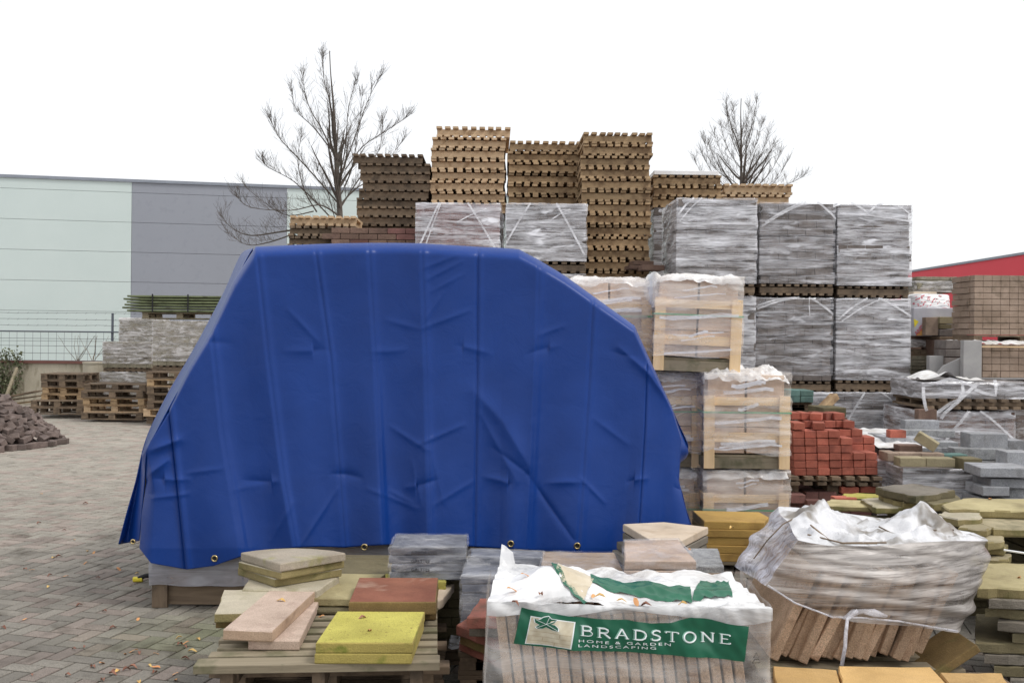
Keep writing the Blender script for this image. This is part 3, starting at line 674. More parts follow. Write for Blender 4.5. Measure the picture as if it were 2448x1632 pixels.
# ---------------- wooden crates of stone ----------------
def crate(x0, x1, yt, yb, D, label, seed, rz=0, tilt=0, dark=False, d=.62, bag=.03):
    a, b, c = at(x0, yt, D), at(x1, yt, D), at((x0+x1)/2, yb, D); w = b.x-a.x; h = (a.z+b.z)/2-c.z
    r = thing('stone_crate', label, 'crate', ((a.x+b.x)/2, D+d/2, c.z), rz, 'wooden crates of stone slabs'); r.rotation_euler[1] = tilt
    zr = h*.75; pw = w*.125; k = 'wood_crate'
    for sx in (-1, 1):
        for sy in (-1, 1):
            m = MB(); m.box((sx*(w/2-pw/2), sy*(d/2-.012), zr/2), (pw, .024, zr), 0, 0, 0); m.build('post', M[k+'_z'], r, bevel=.003)
    for z, hh, kk in ((zr-h*.06, h*.085, k), (h*.32, h*.1, k), (h*.055, h*.11, 'wood_grey')):
        for sy in (-1, 1):
            m = MB(); m.box((0, sy*(d/2-.036), z), (w-.004, .02, hh)); m.build('rail', M[kk+'_x'], r, bevel=.003)
        for sx in (-1, 1):
            m = MB(); m.box((sx*(w/2-.014), 0, z), (.02, d-.1, hh)); m.build('rail', M[kk+'_y'], r, bevel=.003)
    m = MB(); m.box((0, 0, h*.125), (w-.06, d-.1, .02)); m.build('base_board', M['wood_grey_x'], r)
    for sx in (-1, 1):      # two columns of slabs with a dark joint between
        m = MB(); ww = (w-.085)/2; n = 3
        for i in range(n):
            z0 = h*.15; hh = (h*.965-z0)/n; m.box((sx*(ww/2+.008), 0, z0+hh*(i+.5)), (ww, d-.11, hh-.005))
        m.build('stone_slabs', M['crate_stone'], r, bevel=.004)
    m = MB(); z = h*.58; e = .007
    for p_, q_ in (((-w/2-e, -d/2-e), (w/2+e, -d/2-e)), ((w/2+e, -d/2-e), (w/2+e, d/2+e)), ((-w/2-e, -d/2-e), (-w/2-e, d/2+e))):
        dx, dy = q_[0]-p_[0], q_[1]-p_[1]; m.box(((p_[0]+q_[0])/2, (p_[1]+q_[1])/2, z), (max(.003, abs(dx)), max(.003, abs(dy)), .012))
    m.build('strap', M['strap'], r)
    shell(r, w, d, h*.13, h*.99, M['film_clear'], seed, .014, .018, top=.1, bot=.07, rnd=.06)
    m = MB(); rr = random.Random(seed); so = rr.uniform(0, 50)
    def cap(u, v):
        x, y = (u-.5)*(w*.97), (v-.5)*(d*.97); ed = min(u, 1-u, v, 1-v); e_ = min(1, ed/.12)
        z = h*.985-.03*(1-e_)+bag*(.7+.8*noise.noise(Vector((x*5+so, y*5, 0)))-1.6*abs(noise.noise(Vector((x*8, y*11, so))))-.8*abs(noise.noise(Vector((x*22, y*19, so)))))*(.6+.4*e_)
        if ed < .01: z -= .035+.03*noise.noise(Vector((x*8, y*8, so)))
        return (x*(1+.02*(ed < .01)), y*(1+.02*(ed < .01)), z)
    m.grid(cap, 60, 50); m.build('top_sheeting', M['cap_film'], r, smooth=True)
    for k_ in range(8):
        P = []; x1_ = rr.uniform(.1, .45)*w; z_ = h*rr.uniform(.2, .9)
        for q in range(7): t = q/6-.5; P.append((t*2*x1_+rr.uniform(-.05, .05)*0, -d/2-.034, z_+t*rr.uniform(-.02, .02)+.02*math.sin(t*3)))
        m = MB(); m.strip(P, rr.uniform(.006, .03), (0, -1, 0), .003); m.build('film_fold_sheen', M['film_band'], r)  # film folds, with broad white reflections of the film painted in
    return r
DC = 7.6
M['cap_film'] = film('crate_top_film', (.88, .87, .86, 1), .45, 1.0, sx=4, sz=6, tilt=.3, rough=.25)
crate(1352, 1556, 660, 888, DC+.35, 'upper wooden stone crate at left, partly hidden by the tarpaulin slope', 41, .06)
crate(1571, 1778, 655, 889, DC+.1, 'upper right wooden stone crate with bulging white sheeting, slightly tilted', 42, -.08, .032)
crate(1480, 1677, 887, 1117, DC+.25, 'middle level stone crate half hidden behind the tarpaulin edge', 43, .04)
crate(1687, 1892, 888, 1121, DC, 'wooden stone crate beside the red brick stack, middle level', 44, -.02, bag=.06)
crate(1468, 1672, 1119, 1351, DC+.25, 'bottom stone crate mostly hidden behind the tarpaulin', 45, .03)
crate(1686, 1890, 1122, 1353, DC+.02, 'bottom wooden stone crate behind the ochre slabs', 46, -.03)
m = MB(); c = at(1563, 690, DC+.45); m.grid(lambda u, v: (c.x+(.04+.05*math.sin(v*3.1))*math.cos(u*6.283)+.015*noise.noise(Vector((u*9, v*9, 0))), c.y+.12*math.sin(u*6.283), c.z-.15+.27*v+.02*noise.noise(Vector((u*5, v*5, 7)))), 24, 16)
m.grid(lambda u, v: (c.x+.04*math.cos(u*6.283)*(1-v), c.y+.12*math.sin(u*6.283)*(1-v), c.z+.12+.015*v), 24, 3)
tag(m.build('sheeting_scrap', M['bag_dirty'], origin='base', smooth=True), 'crumpled white and green film stuffed between the two upper crates', 'plastic sheet')

# ---------------- blue tarpaulin ----------------
mt, n, b = base_mat('blue_tarpaulin'); v = coords(n, rnd=False)
col = mixc(n, rng(n, noi(n, v, 1.3, 4, .6), .3, .7, 0, 1), L(12, 52, 122), L(18, 60, 136)); n.links.new(col, b.inputs['Base Color'])
b.inputs['Roughness'].default_value = .38; b.inputs['Specular IOR Level'].default_value = .3
hh = mixc(n, .12, noi(n, v, 6, 5, .6, .8), noi(n, v, 300, 1)); bump(n, b, hh, .22, .02); M['tarp'] = mt
# columns of the front sheet: photo points top, (mid), hem ; c = fold line there
OUT = [(340, 1085), (352, 1062), (400, 978), (452, 880), (505, 792), (560, 672), (598, 597), (606, 592), (700, 588), (800, 583), (900, 582), (1010, 583), (1120, 590), (1236, 596), (1262, 606), (1350, 660), (1440, 726), (1512, 776), (1530, 800), (1560, 880), (1585, 930), (1601, 962), (1618, 1020), (1628, 1062)]
COLS = [([(340, 1085), (352, 1150), (340, 1230), (335, 1310)], 0), ([(352, 1062), (372, 1180), (362, 1345)], 0), ([(405, 975), (428, 1190), (446, 1360)], 1), ([(452, 880), (480, 1100), (510, 1352)], 0), ([(505, 792), (530, 1040), (580, 1328)], 1),
        ([(560, 672), (600, 960), (648, 1314)], 0), ([(612, 591), (640, 860), (676, 1145), (706, 1308)], 1), ([(680, 588), (715, 860), (762, 1306)], 0), ([(752, 585), (791, 864), (812, 1150), (824, 1308)], 1), ([(815, 583), (845, 860), (872, 1304)], 0),
        ([(880, 582), (898, 900), (916, 1302)], 1), ([(945, 582), (960, 900), (972, 1300)], 0), ([(1007, 583), (1018, 900), (1027, 1300)], 1), ([(1075, 587), (1078, 900), (1082, 1302)], 0), ([(1142, 591), (1140, 900), (1134, 1306)], 1),
        ([(1200, 594), (1200, 900), (1196, 1310)], 0), ([(1240, 597), (1238, 900), (1230, 1312)], 0), ([(1287, 622), (1282, 822), (1272, 1080), (1260, 1314)], 1), ([(1350, 660), (1345, 900), (1322, 1318)], 0), ([(1418, 709), (1408, 900), (1380, 1322)], 1),
        ([(1475, 750), (1468, 1000), (1450, 1326)], 0), ([(1516, 779), (1510, 1000), (1492, 1326)], 0), ([(1548, 850), (1542, 1020), (1524, 1322)], 1), ([(1585, 930), (1582, 1060), (1572, 1290)], 0), ([(1606, 975), (1606, 1120), (1600, 1262)], 0), ([(1628, 1045), (1622, 1150), (1634, 1200), (1648, 1252)], 0)]
def polyat(P, t):
    ln = [0]
    for a_, b_ in zip(P, P[1:]): ln.append(ln[-1]+math.hypot(b_[0]-a_[0], b_[1]-a_[1]))
    t *= ln[-1]
    for i in range(len(P)-1):
        if t <= ln[i+1] or i == len(P)-2:
            k = (t-ln[i])/(ln[i+1]-ln[i]); return (P[i][0]+(P[i+1][0]-P[i][0])*k, P[i][1]+(P[i+1][1]-P[i][1])*k)
NC = len(COLS)-1; SUB = 26; NR = 190
fold_pos = [i for i, c_ in enumerate(COLS) if c_[1]]
WR = [(1000, 1062, 1108, 1015, .012, 9), (935, 1020, 1022, 1075, .010, 9), (1030, 1075, 1060, 1200, .006, 14), (1262, 1135, 1372, 1290, -.016, 10), (806, 1168, 722, 1300, .010, 8), (1010, 784, 1122, 742, .008, 9), (1015, 640, 1092, 610, .007, 8), (1020, 668, 1105, 625, .006, 7), (1025, 700, 1110, 655, .005, 8), (1012, 770, 1060, 700, .005, 8), (925, 765, 1000, 785, .006, 9),
      (1135, 935, 1200, 1005, .030, 26), (1200, 1005, 1262, 1110, .030, 24), (1150, 990, 1235, 1150, .012, 16), (1388, 1142, 1445, 1200, .010, 8), (1180, 1070, 1262, 1132, -.01, 10), (930, 1172, 985, 1200, .008, 8), (1040, 1205, 1130, 1150, .008, 9), (690, 740, 760, 815, .008, 10), (700, 1200, 650, 1290, .01, 12), (560, 1170, 660, 1150, .006, 12),
      (1290, 800, 1345, 780, .008, 9), (1540, 880, 1600, 960, .02, 14), (1480, 830, 1560, 900, .018, 14), (1420, 1000, 1500, 1060, .008, 12), (365, 1075, 430, 1050, .03, 16), (350, 1140, 400, 1100, .03, 16), (450, 1130, 530, 1120, .008, 9), (365, 1190, 450, 1180, .01, 9), (985, 1100, 1010, 1210, .006, 10), (880, 1168, 1000, 1215, .008, 8)]
HC_ = {2: 870, 4: 870, 6: 838, 8: 836, 10: 822, 12: 830, 14: 818, 17: 826, 19: 850, 22: 900}
def relief(x, y, uf):
    d = 0
    for k, fp in enumerate(fold_pos):
        s = (uf-fp); sg = 1 if k % 2 else -1
        d += sg*.006*math.exp(-abs(s)/.30)-.010*math.exp(-(s/.06)**2)+.004*math.exp(-((s-.14)/.08)**2)
    k = max([i for i, fp in enumerate(fold_pos) if fp <= uf] or [0]); f0 = fold_pos[k]; f1 = fold_pos[min(k+1, len(fold_pos)-1)]; q = (uf-f0)/(f1-f0) if f1 > f0 else 0; q = min(1, max(0, q))
    lw_ = .7+.6*max(0, min(1, (y-700)/500)); am = (.022, .030, .016, .034, .026, .012, .030, .020, .028, .02, .02)[k % 11]*lw_
    am2 = (.022, .030, .016, .034, .026, .012, .030, .020, .028, .02, .02)[(k-1) % 11]*lw_
    if uf > fold_pos[0]: d += 1.5*(am*q**1.5+am2*math.exp(-q/.09))+(.010, -.008, .014, .004, -.010, .012)[k % 6]*math.sin(math.pi*q)*lw_
    # crosswise folds
    for y0, a_ in ((836, .006), (1148, .010)):
        yy = y0+(x-1000)*.01+8*math.sin(uf*1.3); sgn = 1 if int((uf+.5)//2) % 2 else -1
        fade = max(0, math.sin(uf*1.9+y0))*1.4; yy += 9*math.sin(uf*.9+y0); s = (y-yy); d += a_*fade*math.exp(-abs(s)/9)*(sgn if abs(s) > 0 else 1)
    for x0, y0, x1, y1, am, wd in WR:
        dx, dy = x1-x0, y1-y0; t = max(0, min(1, ((x-x0)*dx+(y-y0)*dy)/(dx*dx+dy*dy))); q = math.hypot(x-x0-dx*t, y-y0-dy*t)
        wd *= .62 if wd < 20 else .9; am *= .75
        if q < wd*4: d += am*math.exp(-abs(q/wd)**1.3)*(.4+.6*math.sin(math.pi*min(1, max(0, t*.9+.05))))
    low = max(0, min(1, (y-900)/400))
    d += .022*low*math.sin(uf*2.1+1.5*noise.noise(Vector((uf*.4, y*.002, 0))))+.008*noise.noise(Vector((x*.006, y*.0035, 2)))+.003*noise.noise(Vector((x*.018, y*.012, 5)))
    return d
def front(uf, t):
    i = min(int(uf), NC-1); f = uf-i; a_ = polyat(COLS[i][0], t); b_ = polyat(COLS[i+1][0], t); return a_[0]+(b_[0]-a_[0])*f, a_[1]+(b_[1]-a_[1])*f
def frontD(x, y, uf):
    D = 6.47-.09*max(0, min(1, (y-590)/720))+.05*math.sin(math.pi*max(0, min(1, (y-590)/720)))
    e = max(0, (uf-NC+3)/3); D += .10*e*e; e2 = max(0, (2-uf)/2); D += .12*e2*e2
    return D-relief(x, y, uf)
m = MB(); TB = 34
def tarp_pt(ui, r):
    uf = ui/SUB
    if r <= NR:
        t = 1-r/NR; x, y = front(uf, t); D = frontD(x, y, uf)
        if t < .035:        # roll over at the edge
            D += .10*(1-t/.035)**2
        return at(x, y, D)
    k = (r-NR)/TB; x, y = front(uf, 0); p = at(x, y, frontD(x, y, uf)+.10); d0 = k*1.75
    slope = .05*d0*d0+.02*noise.noise(Vector((p.x*3, d0*3, 0)))*min(1, k*4)
    return Vector((p.x, p.y+d0, max(.02, p.z-slope-.004*math.sin(k*3))))
nu = NC*SUB
m.grid(lambda u, v: tarp_pt(round(u*nu), round(v*(NR+TB))), nu, NR+TB)
tp = thing('blue_tarpaulin', 'large blue tarpaulin draped over stacked crates, with brass eyelets along its hem', 'tarpaulin', (gz(1000, 1300).x, 6.9, 0))
m.build('sheet', M['tarp'], tp, world=True, smooth=True, solid=.004)
# left side flap: edge strip that turns the corner and hangs behind the front
OUTL = [(598, 596, 6.80), (575, 612, 7.0), (540, 690, 7.05), (500, 768, 7.05), (455, 850, 7.0), (405, 935, 6.95), (362, 1020, 6.9), (342, 1075, 6.85), (325, 1150, 6.8), (305, 1220, 6.75), (284, 1300, 6.7)]
INL = [(606, 594, 6.72), (590, 622, 6.74), (556, 694, 6.72), (514, 780, 6.7), (470, 862, 6.68), (420, 948, 6.66), (376, 1030, 6.6), (352, 1080, 6.62), (347, 1150, 6.68), (340, 1225, 6.7), (334, 1292, 6.72)]
def crl(P, t):
    t *= len(P)-1; i = min(int(t), len(P)-2); f = t-i; a, b, c, d = P[max(i-1, 0)], P[i], P[i+1], P[min(i+2, len(P)-1)]
    return [.5*(2*b[q]+(c[q]-a[q])*f+(2*a[q]-5*b[q]+4*c[q]-d[q])*f*f+(3*b[q]-a[q]-3*c[q]+d[q])*f**3) for q in range(3)]
m = MB()
def flap(u, v):
    a, b = crl(INL, v), crl(OUTL, v); q = [a[i]+(b[i]-a[i])*u for i in range(3)]; q[2] += .16*math.sin(u*3.14)*v+.02*noise.noise(Vector((u*3, v*9, 0)))
    if v > .98: q[1] -= 10*math.sin(u*3.14)*0
    return at(q[0], q[1], q[2])
INL = [(x, y, D-.14) for x, y, D in INL]
m.grid(flap, 14, 90); m.build('side_flap', M['tarp'], tp, world=True, smooth=True, solid=.004)
m = MB()
def side(u, v):
    a = crl(OUTL, v); p = at(*a); k = u*1.6; return Vector((p.x+.10*math.sin(u*2)*v, p.y+k, max(.03, p.z+(.0-.03*k)*(1-v)+.05*math.sin(k*5)*v)))
m.grid(side, 24, 60); m.build('side_sheet', M['tarp'], tp, world=True, smooth=True, solid=.004)
# right return of the sheet
m = MB()
OR = [(1600, 962, 6.74), (1618, 1010, 6.72), (1643, 1070, 6.66), (1640, 1092, 6.7), (1622, 1112, 6.74), (1622, 1160, 6.74), (1632, 1195, 6.72), (1640, 1225, 6.7), (1652, 1256, 6.68)]
IR = [(1598, 962, 6.6), (1606, 1020, 6.56), (1602, 1062, 6.52), (1606, 1100, 6.5), (1612, 1130, 6.5), (1612, 1170, 6.5), (1618, 1200, 6.5), (1622, 1230, 6.5), (1624, 1258, 6.5)]
IR = [(x, y, D-.02) for x, y, D in IR]
def rflap(u, v):
    a, b = crl(IR, v), crl(OR, v); q = [a[i]+(b[i]-a[i])*u for i in range(3)]; return at(*q)
m.grid(rflap, 8, 50); m.build('side_flap', M['tarp'], tp, world=True, smooth=True, solid=.004)
def rside(u, v):
    p = at(*crl(OR, v)); k = u*1.3; return Vector((p.x-.02*k, p.y+k, p.z-.04*k*(1-v)+.04*math.sin(k*5+v*3)))
m = MB(); m.grid(rside, 16, 40); m.build('side_sheet', M['tarp'], tp, world=True, smooth=True, solid=.004)
# eyelets
for (x, y, D) in [(513, 1334, 0), (871, 1307, 0), (1221, 1299, 0), (1380, 1304, 0), (318, 1294, 6.62)]:
    uf = min((abs(front(q/20, .985)[0]-x), q/20) for q in range(NC*20))[1]
    dd_ = (D-.1 if D else frontD(x, y, uf))-.012; c = at(x, y, dd_); ring_ = []; mm = MB(); bR = .0175 if D == 0 else .013
    pts_ = [c+Vector((math.cos(a_*math.pi/9)*bR, 0, math.sin(a_*math.pi/9)*bR)) for a_ in range(19)]
    mm.tube(pts_, .0048, 8, False); e = mm.build('eyelet', M['brass'], tp, world=True, smooth=True)
    mm = MB(); mm.tube([c+Vector((0, .001, 0)), c+Vector((0, .003, 0))], bR-.002, 16); h_ = mm.build('eyelet_hole', M['black'], tp, world=True)
# what it covers: pale stone pack showing under the hem at left, packs behind
def cbox(px0, px1, z0, z1, D, d): a, b = at(px0, 1400, D), at(px1, 1400, D); return (a.x, b.x, z0, z1, D, d)
r = thing('stone_crate', 'low crate of stone with film round it, showing under the tarpaulin hem at left', 'crate', gz(600, 1440))
a, b = at(365, 1400, 6.5), at(960, 1400, 6.5); w_ = b.x-a.x; cx = (a.x+b.x)/2; r.location = (cx, 6.5, 0)
for sx, nm in ((-1, 'post'), (1, 'post')):
    m = MB(); m.box((sx*(w_/2-.05), 0, .3), (.1, .03, .6)); m.build('post', M['wood_old_z'], r, bevel=.003)
    m = MB(); m.box((sx*(w_/2-.05), 1.0, .3), (.1, .03, .6)); m.build('post', M['wood_old_z'], r, bevel=.003)
for z, k in ((.075, 'wood_old'), (.39, 'wood_crate')):
    m = MB(); m.box((0, .03, z), (w_-.01, .02, .12)); m.build('rail', M[k+'_x'], r, bevel=.003)
m = MB(); 
for i in range(9): m.box((-w_/2+.06+(w_-.1)*(i+.5)/9, .55, .46), ((w_-.1)/9-.008, .95, .72))
m.build('stone_slabs', M['sandstone'], r, bevel=.006)
m = MB(); m.grid(lambda u, v: (-w_/2-.012+(w_+.03)*u, -.03-.012*noise.noise(Vector((u*6, v*4, 0)))-.012*math.sin(v*7+u*3), .15+.36*v+.02*noise.noise(Vector((u*9, 0, 3)))*(1-v)), 60, 16)
M['film_grey'] = film('grey_draped_film', (.42, .42, .47, 1), .55, .95, sx=1.2, sz=10, tilt=.03, rough=.25); m.build('draped_film', M['film_grey'], r, smooth=True)
m = MB(); m.tube([(.02-w_/2+.38, -.035, .5), (.025-w_/2+.38, -.045, .44), (.03-w_/2+.375, -.04, .39)], .005, 5); m.build('tie_cord', M['black'], r)
for (x0, x1, lab) in ((600, 1000, 'covered stone pack under the tarpaulin, left'), (1000, 1390, 'covered stone pack under the tarpaulin, right')):
    a, b = at(x0+30, 1300, 7.6), at(x1-10, 1300, 7.6)
    rr_ = thing('covered_stone_pack', lab, 'stone pack', ((a.x+b.x)/2, 7.75, 0)); brick_core(rr_, b.x-a.x, 1.2, .12, 2.1, M['sandstone'], 90, lh=.2, bl=.4); under_pallet(rr_, b.x-a.x, 1.2, .12)
# ---------------- slabs and blocks ----------------
def prism(poly, z1, z0, name, mat, rough=.0025, bev=.006, seed=0, parent=None, top_mat=None, sub=6):
    """a slab: outline poly (points in the yard), subdivided with a slightly uneven edge"""
    rr = random.Random(seed); c = sum((Vector((p.x, p.y, 0)) for p in poly), Vector())/len(poly); pts = []
    n = len(poly)
    for i in range(n):
        a, b = poly[i], poly[(i+1) % n]; e = Vector((b.x-a.x, b.y-a.y, 0)); nrm = Vector((e.y, -e.x, 0)).normalized(); k = max(2, int(e.length/.05)) if rough > .001 else 1
        k = min(k, sub)
        for j in range(k): pts.append(Vector((a.x, a.y, 0))+e*j/k+nrm*rr.gauss(0, rough)*(1 if j else .4))
    N = len(pts); vs = []; m = MB()
    def ringz(ins, z): return [Vector((p.x, p.y, 0))+(c-p).normalized()*ins+Vector((0, 0, z+rr.gauss(0, rough*.3))) for p in pts]
    rs = [ringz(bev*.6, z0), ringz(0, z0+bev), ringz(0, z1-bev), ringz(bev, z1)]
    for r_ in rs: vs += r_
    fs = [(k*N+i, k*N+(i+1) % N, (k+1)*N+(i+1) % N, (k+1)*N+i) for k in range(3) for i in range(N)]+[tuple(range(N)), tuple(3*N+i for i in range(N))]
    m.add(vs, fs); o = m.build(name, mat, parent, origin='base' if parent is None else None, world=parent is not None)
    if isinstance(mat, (list, tuple)):
        for p in o.data.polygons: p.material_index = 0 if abs(p.normal.z) > .6 else 1
    return o
SN = [0]
def slab(px, Z, th, mat, label, name='flagstone', cat='flagstone', group=None, rough=.0025, bev=.005, jx=0, jy=0, rot=0, sc_=1, zref=None, edge=None):
    P = [gz(x, y, Z if zref is None else zref) for x, y in px]; c = sum(P, Vector())/len(P); q = []
    cr, sr = math.cos(rot), math.sin(rot)
    for p in P: d = (p-c)*sc_; q.append(Vector((c.x+jx+d.x*cr-d.y*sr, c.y+jy+d.x*sr+d.y*cr, Z)))
    SN[0] += 1; return tag(prism(q, Z, Z-th+.0006, name, (M[mat], M[edge]) if edge else M[mat], rough, bev, SN[0]), label, cat, group)
def stack(px, Z, th, n, mats, desc, seed, z_end=None, name='flagstone', group=None, jit=.012, rj=.03, rough=.0025, first=0, what='slab'):
    rr = random.Random(seed)
    for i in range(n):
        if i < first: continue
        mt = mats[min(i, len(mats)-1)]
        slab(px, Z-i*th, th, mt, f'{desc}, {ordn(i)}', name, 'flagstone', group, rough, zref=Z, jx=rr.uniform(-jit, jit)*(i > 0), jy=rr.uniform(-jit, jit)*(i > 0), rot=rr.uniform(-rj, rj)*(i > 0))
    return Z-n*th
def plinth(px, Z, lab, kind='wood_old', h=None, n=7):
    """a pallet under a slab stack, filling down from level Z"""
    P = [gz(x, y, Z) for x, y in px]; x0, x1 = min(p.x for p in P), max(p.x for p in P); y0, y1 = min(p.y for p in P), max(p.y for p in P)
    k = max(1, round(Z/.14)); h = Z/k
    for i in range(k):
        p = euro_pallet(lab + (f', {ordn(i)}' if k > 1 else ''), kind, w=x1-x0, d=y1-y0, h=h-.001); p.location = ((x0+x1)/2, (y0+y1)/2, Z-(i+1)*h)
def fbox(x0, yt, x1, yb, D, d, mat, label, name='concrete_block', cat='block', rz=0, group=None, bev=.006, rx=0, ry=0):
    a, b = at(x0, yt, D), at(x1, yb, D); m = MB(); w, h = b.x-a.x, a.z-b.z
    m.box((0, 0, h/2), (w, d, h), 0, rx, ry); o = m.build(name, M[mat], bevel=bev); o.location = ((a.x+b.x)/2, D+d/2, b.z); o.rotation_euler[2] = rz
    return tag(o, label, cat, group)
def Z2(zx, zy, ox=1850, oy=900, k=3.92): return (ox+zx/k, oy+zy/k)

# ----- red brick stack by the crates -----
DB = 8.2; bw_, bh_ = 28.6, 17.9; colx = 1899; G3 = 'red bricks stacked beside the wooden crates'
rows = [(7, 0), (7, 0), (7, 0), (6, 0), (5, 0), (4, 0)]
bk = None
def brick(px, py, D, rz=0, d=.2, rx=0):
    global bk
    a = at(px, py, D)
    if bk is None:
        m = MB(); m.box((0, .1, .03), (.0945, .2, .0578)); bk = m.build('red_brick', M['brick_red'], bevel=.004); o = bk
        tag(bk, 'red brick laid end-on in the neat red stack beside the wooden crates', 'brick', G3)
    else: o = bk.copy(); C.objects.link(o)
    o.location = (a.x, D, a.z); o.rotation_euler = (rx, 0, rz); return o
rr = random.Random(4)
ry0 = 1136.5
for i in range(6):
    n_ = (7, 7, 7, 5, 5, 4)[i]
    for j in range(n_):
        o = brick(colx+14+j*bw_+i*-.8, ry0-i*bh_+j*-.3, DB+rr.uniform(0, .02), rr.uniform(-.04, .04)); o['label'] = f'red brick in the neat stack by the crates, {ORD[i].replace("top", "bottom")} row up, {ORD[j].replace("top", "first")} from left'; o['group'] = G3
    for dd_ in (.21, .42):       # bricks behind the front row, stepping up
        nn_ = 7 if i < 5 else 6
        for j in range(n_ if dd_ > .3 else 0, nn_): brick(colx+14+j*bw_-i*.8-j*.6, ry0-i*bh_-4, DB+dd_+rr.uniform(0, .01), rr.uniform(-.02, .02))['label'] = 'red brick in the rows behind the front of the neat red stack'
LZ = at(2000, ry0, DB).z
for k, (x, y, dd_, rz) in enumerate([(1911, 1027, .01, 0), (1937, 1027, .22, .02), (1958, 1027, .03, -.25), (1985, 1026, .24, .1), (2012, 1026, .26, .05), (2030, 1027, .22, 0), (1928, 1008, .3, .2), (1950, 1010, .22, -.4), (1984, 1008, .32, .6), (2007, 1009, .3, .1), (1905, 1009, .3, 0), (2046, 1046, .23, 0), (2050, 1064, .22, 0)]):
    o = brick(x, y+2, DB+dd_, rz); z_need = LZ+(6 if y > 1015 else 7)*.0617
    if y < 1040: o.location.z = z_need+.001
    o['label'] = 'loose red brick on top of the red stack, ' + ['leftmost front', 'second from left, further back', 'turned slightly left', 'upper row centre', 'centre right', 'front right', 'high and turned left', 'high behind, turned sharply', 'high right, crosswise', 'highest right', 'highest left', 'on the right step, upper', 'on the right step, lower'][k]; o['group'] = 'loose bricks on the red stack'
# hidden filling rows behind, two deep
p = slat_pallet('weathered pallet under the red brick stack', 'wood_old', w=.74, d=.72, n=7, h=.075); a = at(1997, 1165, DB-.01); p.location = (a.x, DB+.35, LZ-.078)
for i, (x0, y0, x1, y1, D, dd_) in enumerate([(1891, 1182, 1926, 1203, 8.1, .2), (1927, 1176, 1957, 1204, 8.2, .2), (1958, 1176, 2000, 1205, 8.2, .2), (2012, 1164, 2054, 1180, 8.2, .2), (2058, 1163, 2096, 1178, 8.2, .2), (1930, 1196, 1966, 1210, 8.05, .1), (2003, 1180, 2060, 1204, 8.25, .2)]):
    fbox(x0, y0, x1, y1, D, dd_, 'brick_red' if i in (3, 4) else 'brick_dull', f'dull red brick in the dark gap under the brick stack pallet, {["leftmost", "second from left", "third from left", "upper centre", "upper right", "lowest, lying low", "deep centre"][i]}', 'red_brick', 'brick', bev=.004)
o = fbox(1996, 1189, 2049, 1213, 7.3, .1, 'brick_red', 'single red brick lying lengthwise on the yellow slabs behind the wrapped leaning pack', 'red_brick', 'brick', .02, bev=.004)
r = thing('brick_pack', 'lower pack of dull red bricks carrying the red brick stack', 'brick pack', (a.x, DB+.45, 0)); brick_core(r, .72, .6, .1, LZ-.17, M['brick_dull'], 5, lh=.065); under_pallet(r, .74, .7, .1)
m = MB(); zz_ = LZ-.078
for sx in (-1, 0, 1): m.box((a.x+sx*.33, DB+.4, zz_-.047), (.09, .7, .09))
tag(m.build('batten', M['wood_old_y'], origin='base'), 'dark battens under the red brick stack pallet', 'timber')

# ----- behind the brick stack -----
for i, (x0, x1, y0, y1) in enumerate([(1886, 1914, 932, 948), (1914, 1946, 933, 947), (1886, 1913, 948, 962), (1914, 1945, 947, 962)]):
    fbox(x0, y0, x1-.5, y1, 9.4, .3, 'teal', 'green-grey kerb block on the small stack by the crate, ' + ('upper left', 'upper right', 'lower left', 'lower right')[i], 'kerb_block', 'block')
p = euro_pallet('dark pallet under the four green-grey kerb blocks', 'wood_old', w=.26, d=.5, h=.1); c = at(1912, 990, 9.4); p.location = (c.x, 9.7, at(1912, 962, 9.4).z-.102)
r = thing('wrapped_paver_pack', 'dark wrapped pack beneath the green-grey kerb blocks', 'paver pack', (c.x+.1, 9.8, 0)); zt = p.location.z-.003
brick_core(r, .5, .55, .05, zt, M['brick_grey'], 7); shell(r, .5, .55, .05, zt, M['film_dirty'], 8, .008)
a, b = at(1948, 992, 9.2), at(1992, 952, 9.5); m = MB(); c = (a+b)/2; dl = b-a; m.box(c, (.34, .09, .06), .5, 0, -.62)
tag(m.build('wood_offcut', M['wood_mid_x'], origin='base', bevel=.004), 'short timber offcut leaning up from the red bricks towards the dark slab', 'timber')
fbox(1962, 974, 2020, 996, 9.0, .35, 'olive_dark', 'dark olive slab behind the red bricks beside the timber offcut', 'flagstone', 'flagstone', .1)
r = thing('block_stack', 'low stack of dull blocks hidden behind the red bricks', 'block', (at(1975, 1000, 9.0).x, 9.3, 0)); brick_core(r, .42, .5, .0, at(1990, 997, 9.0).z, M['brick_brown'], 3)

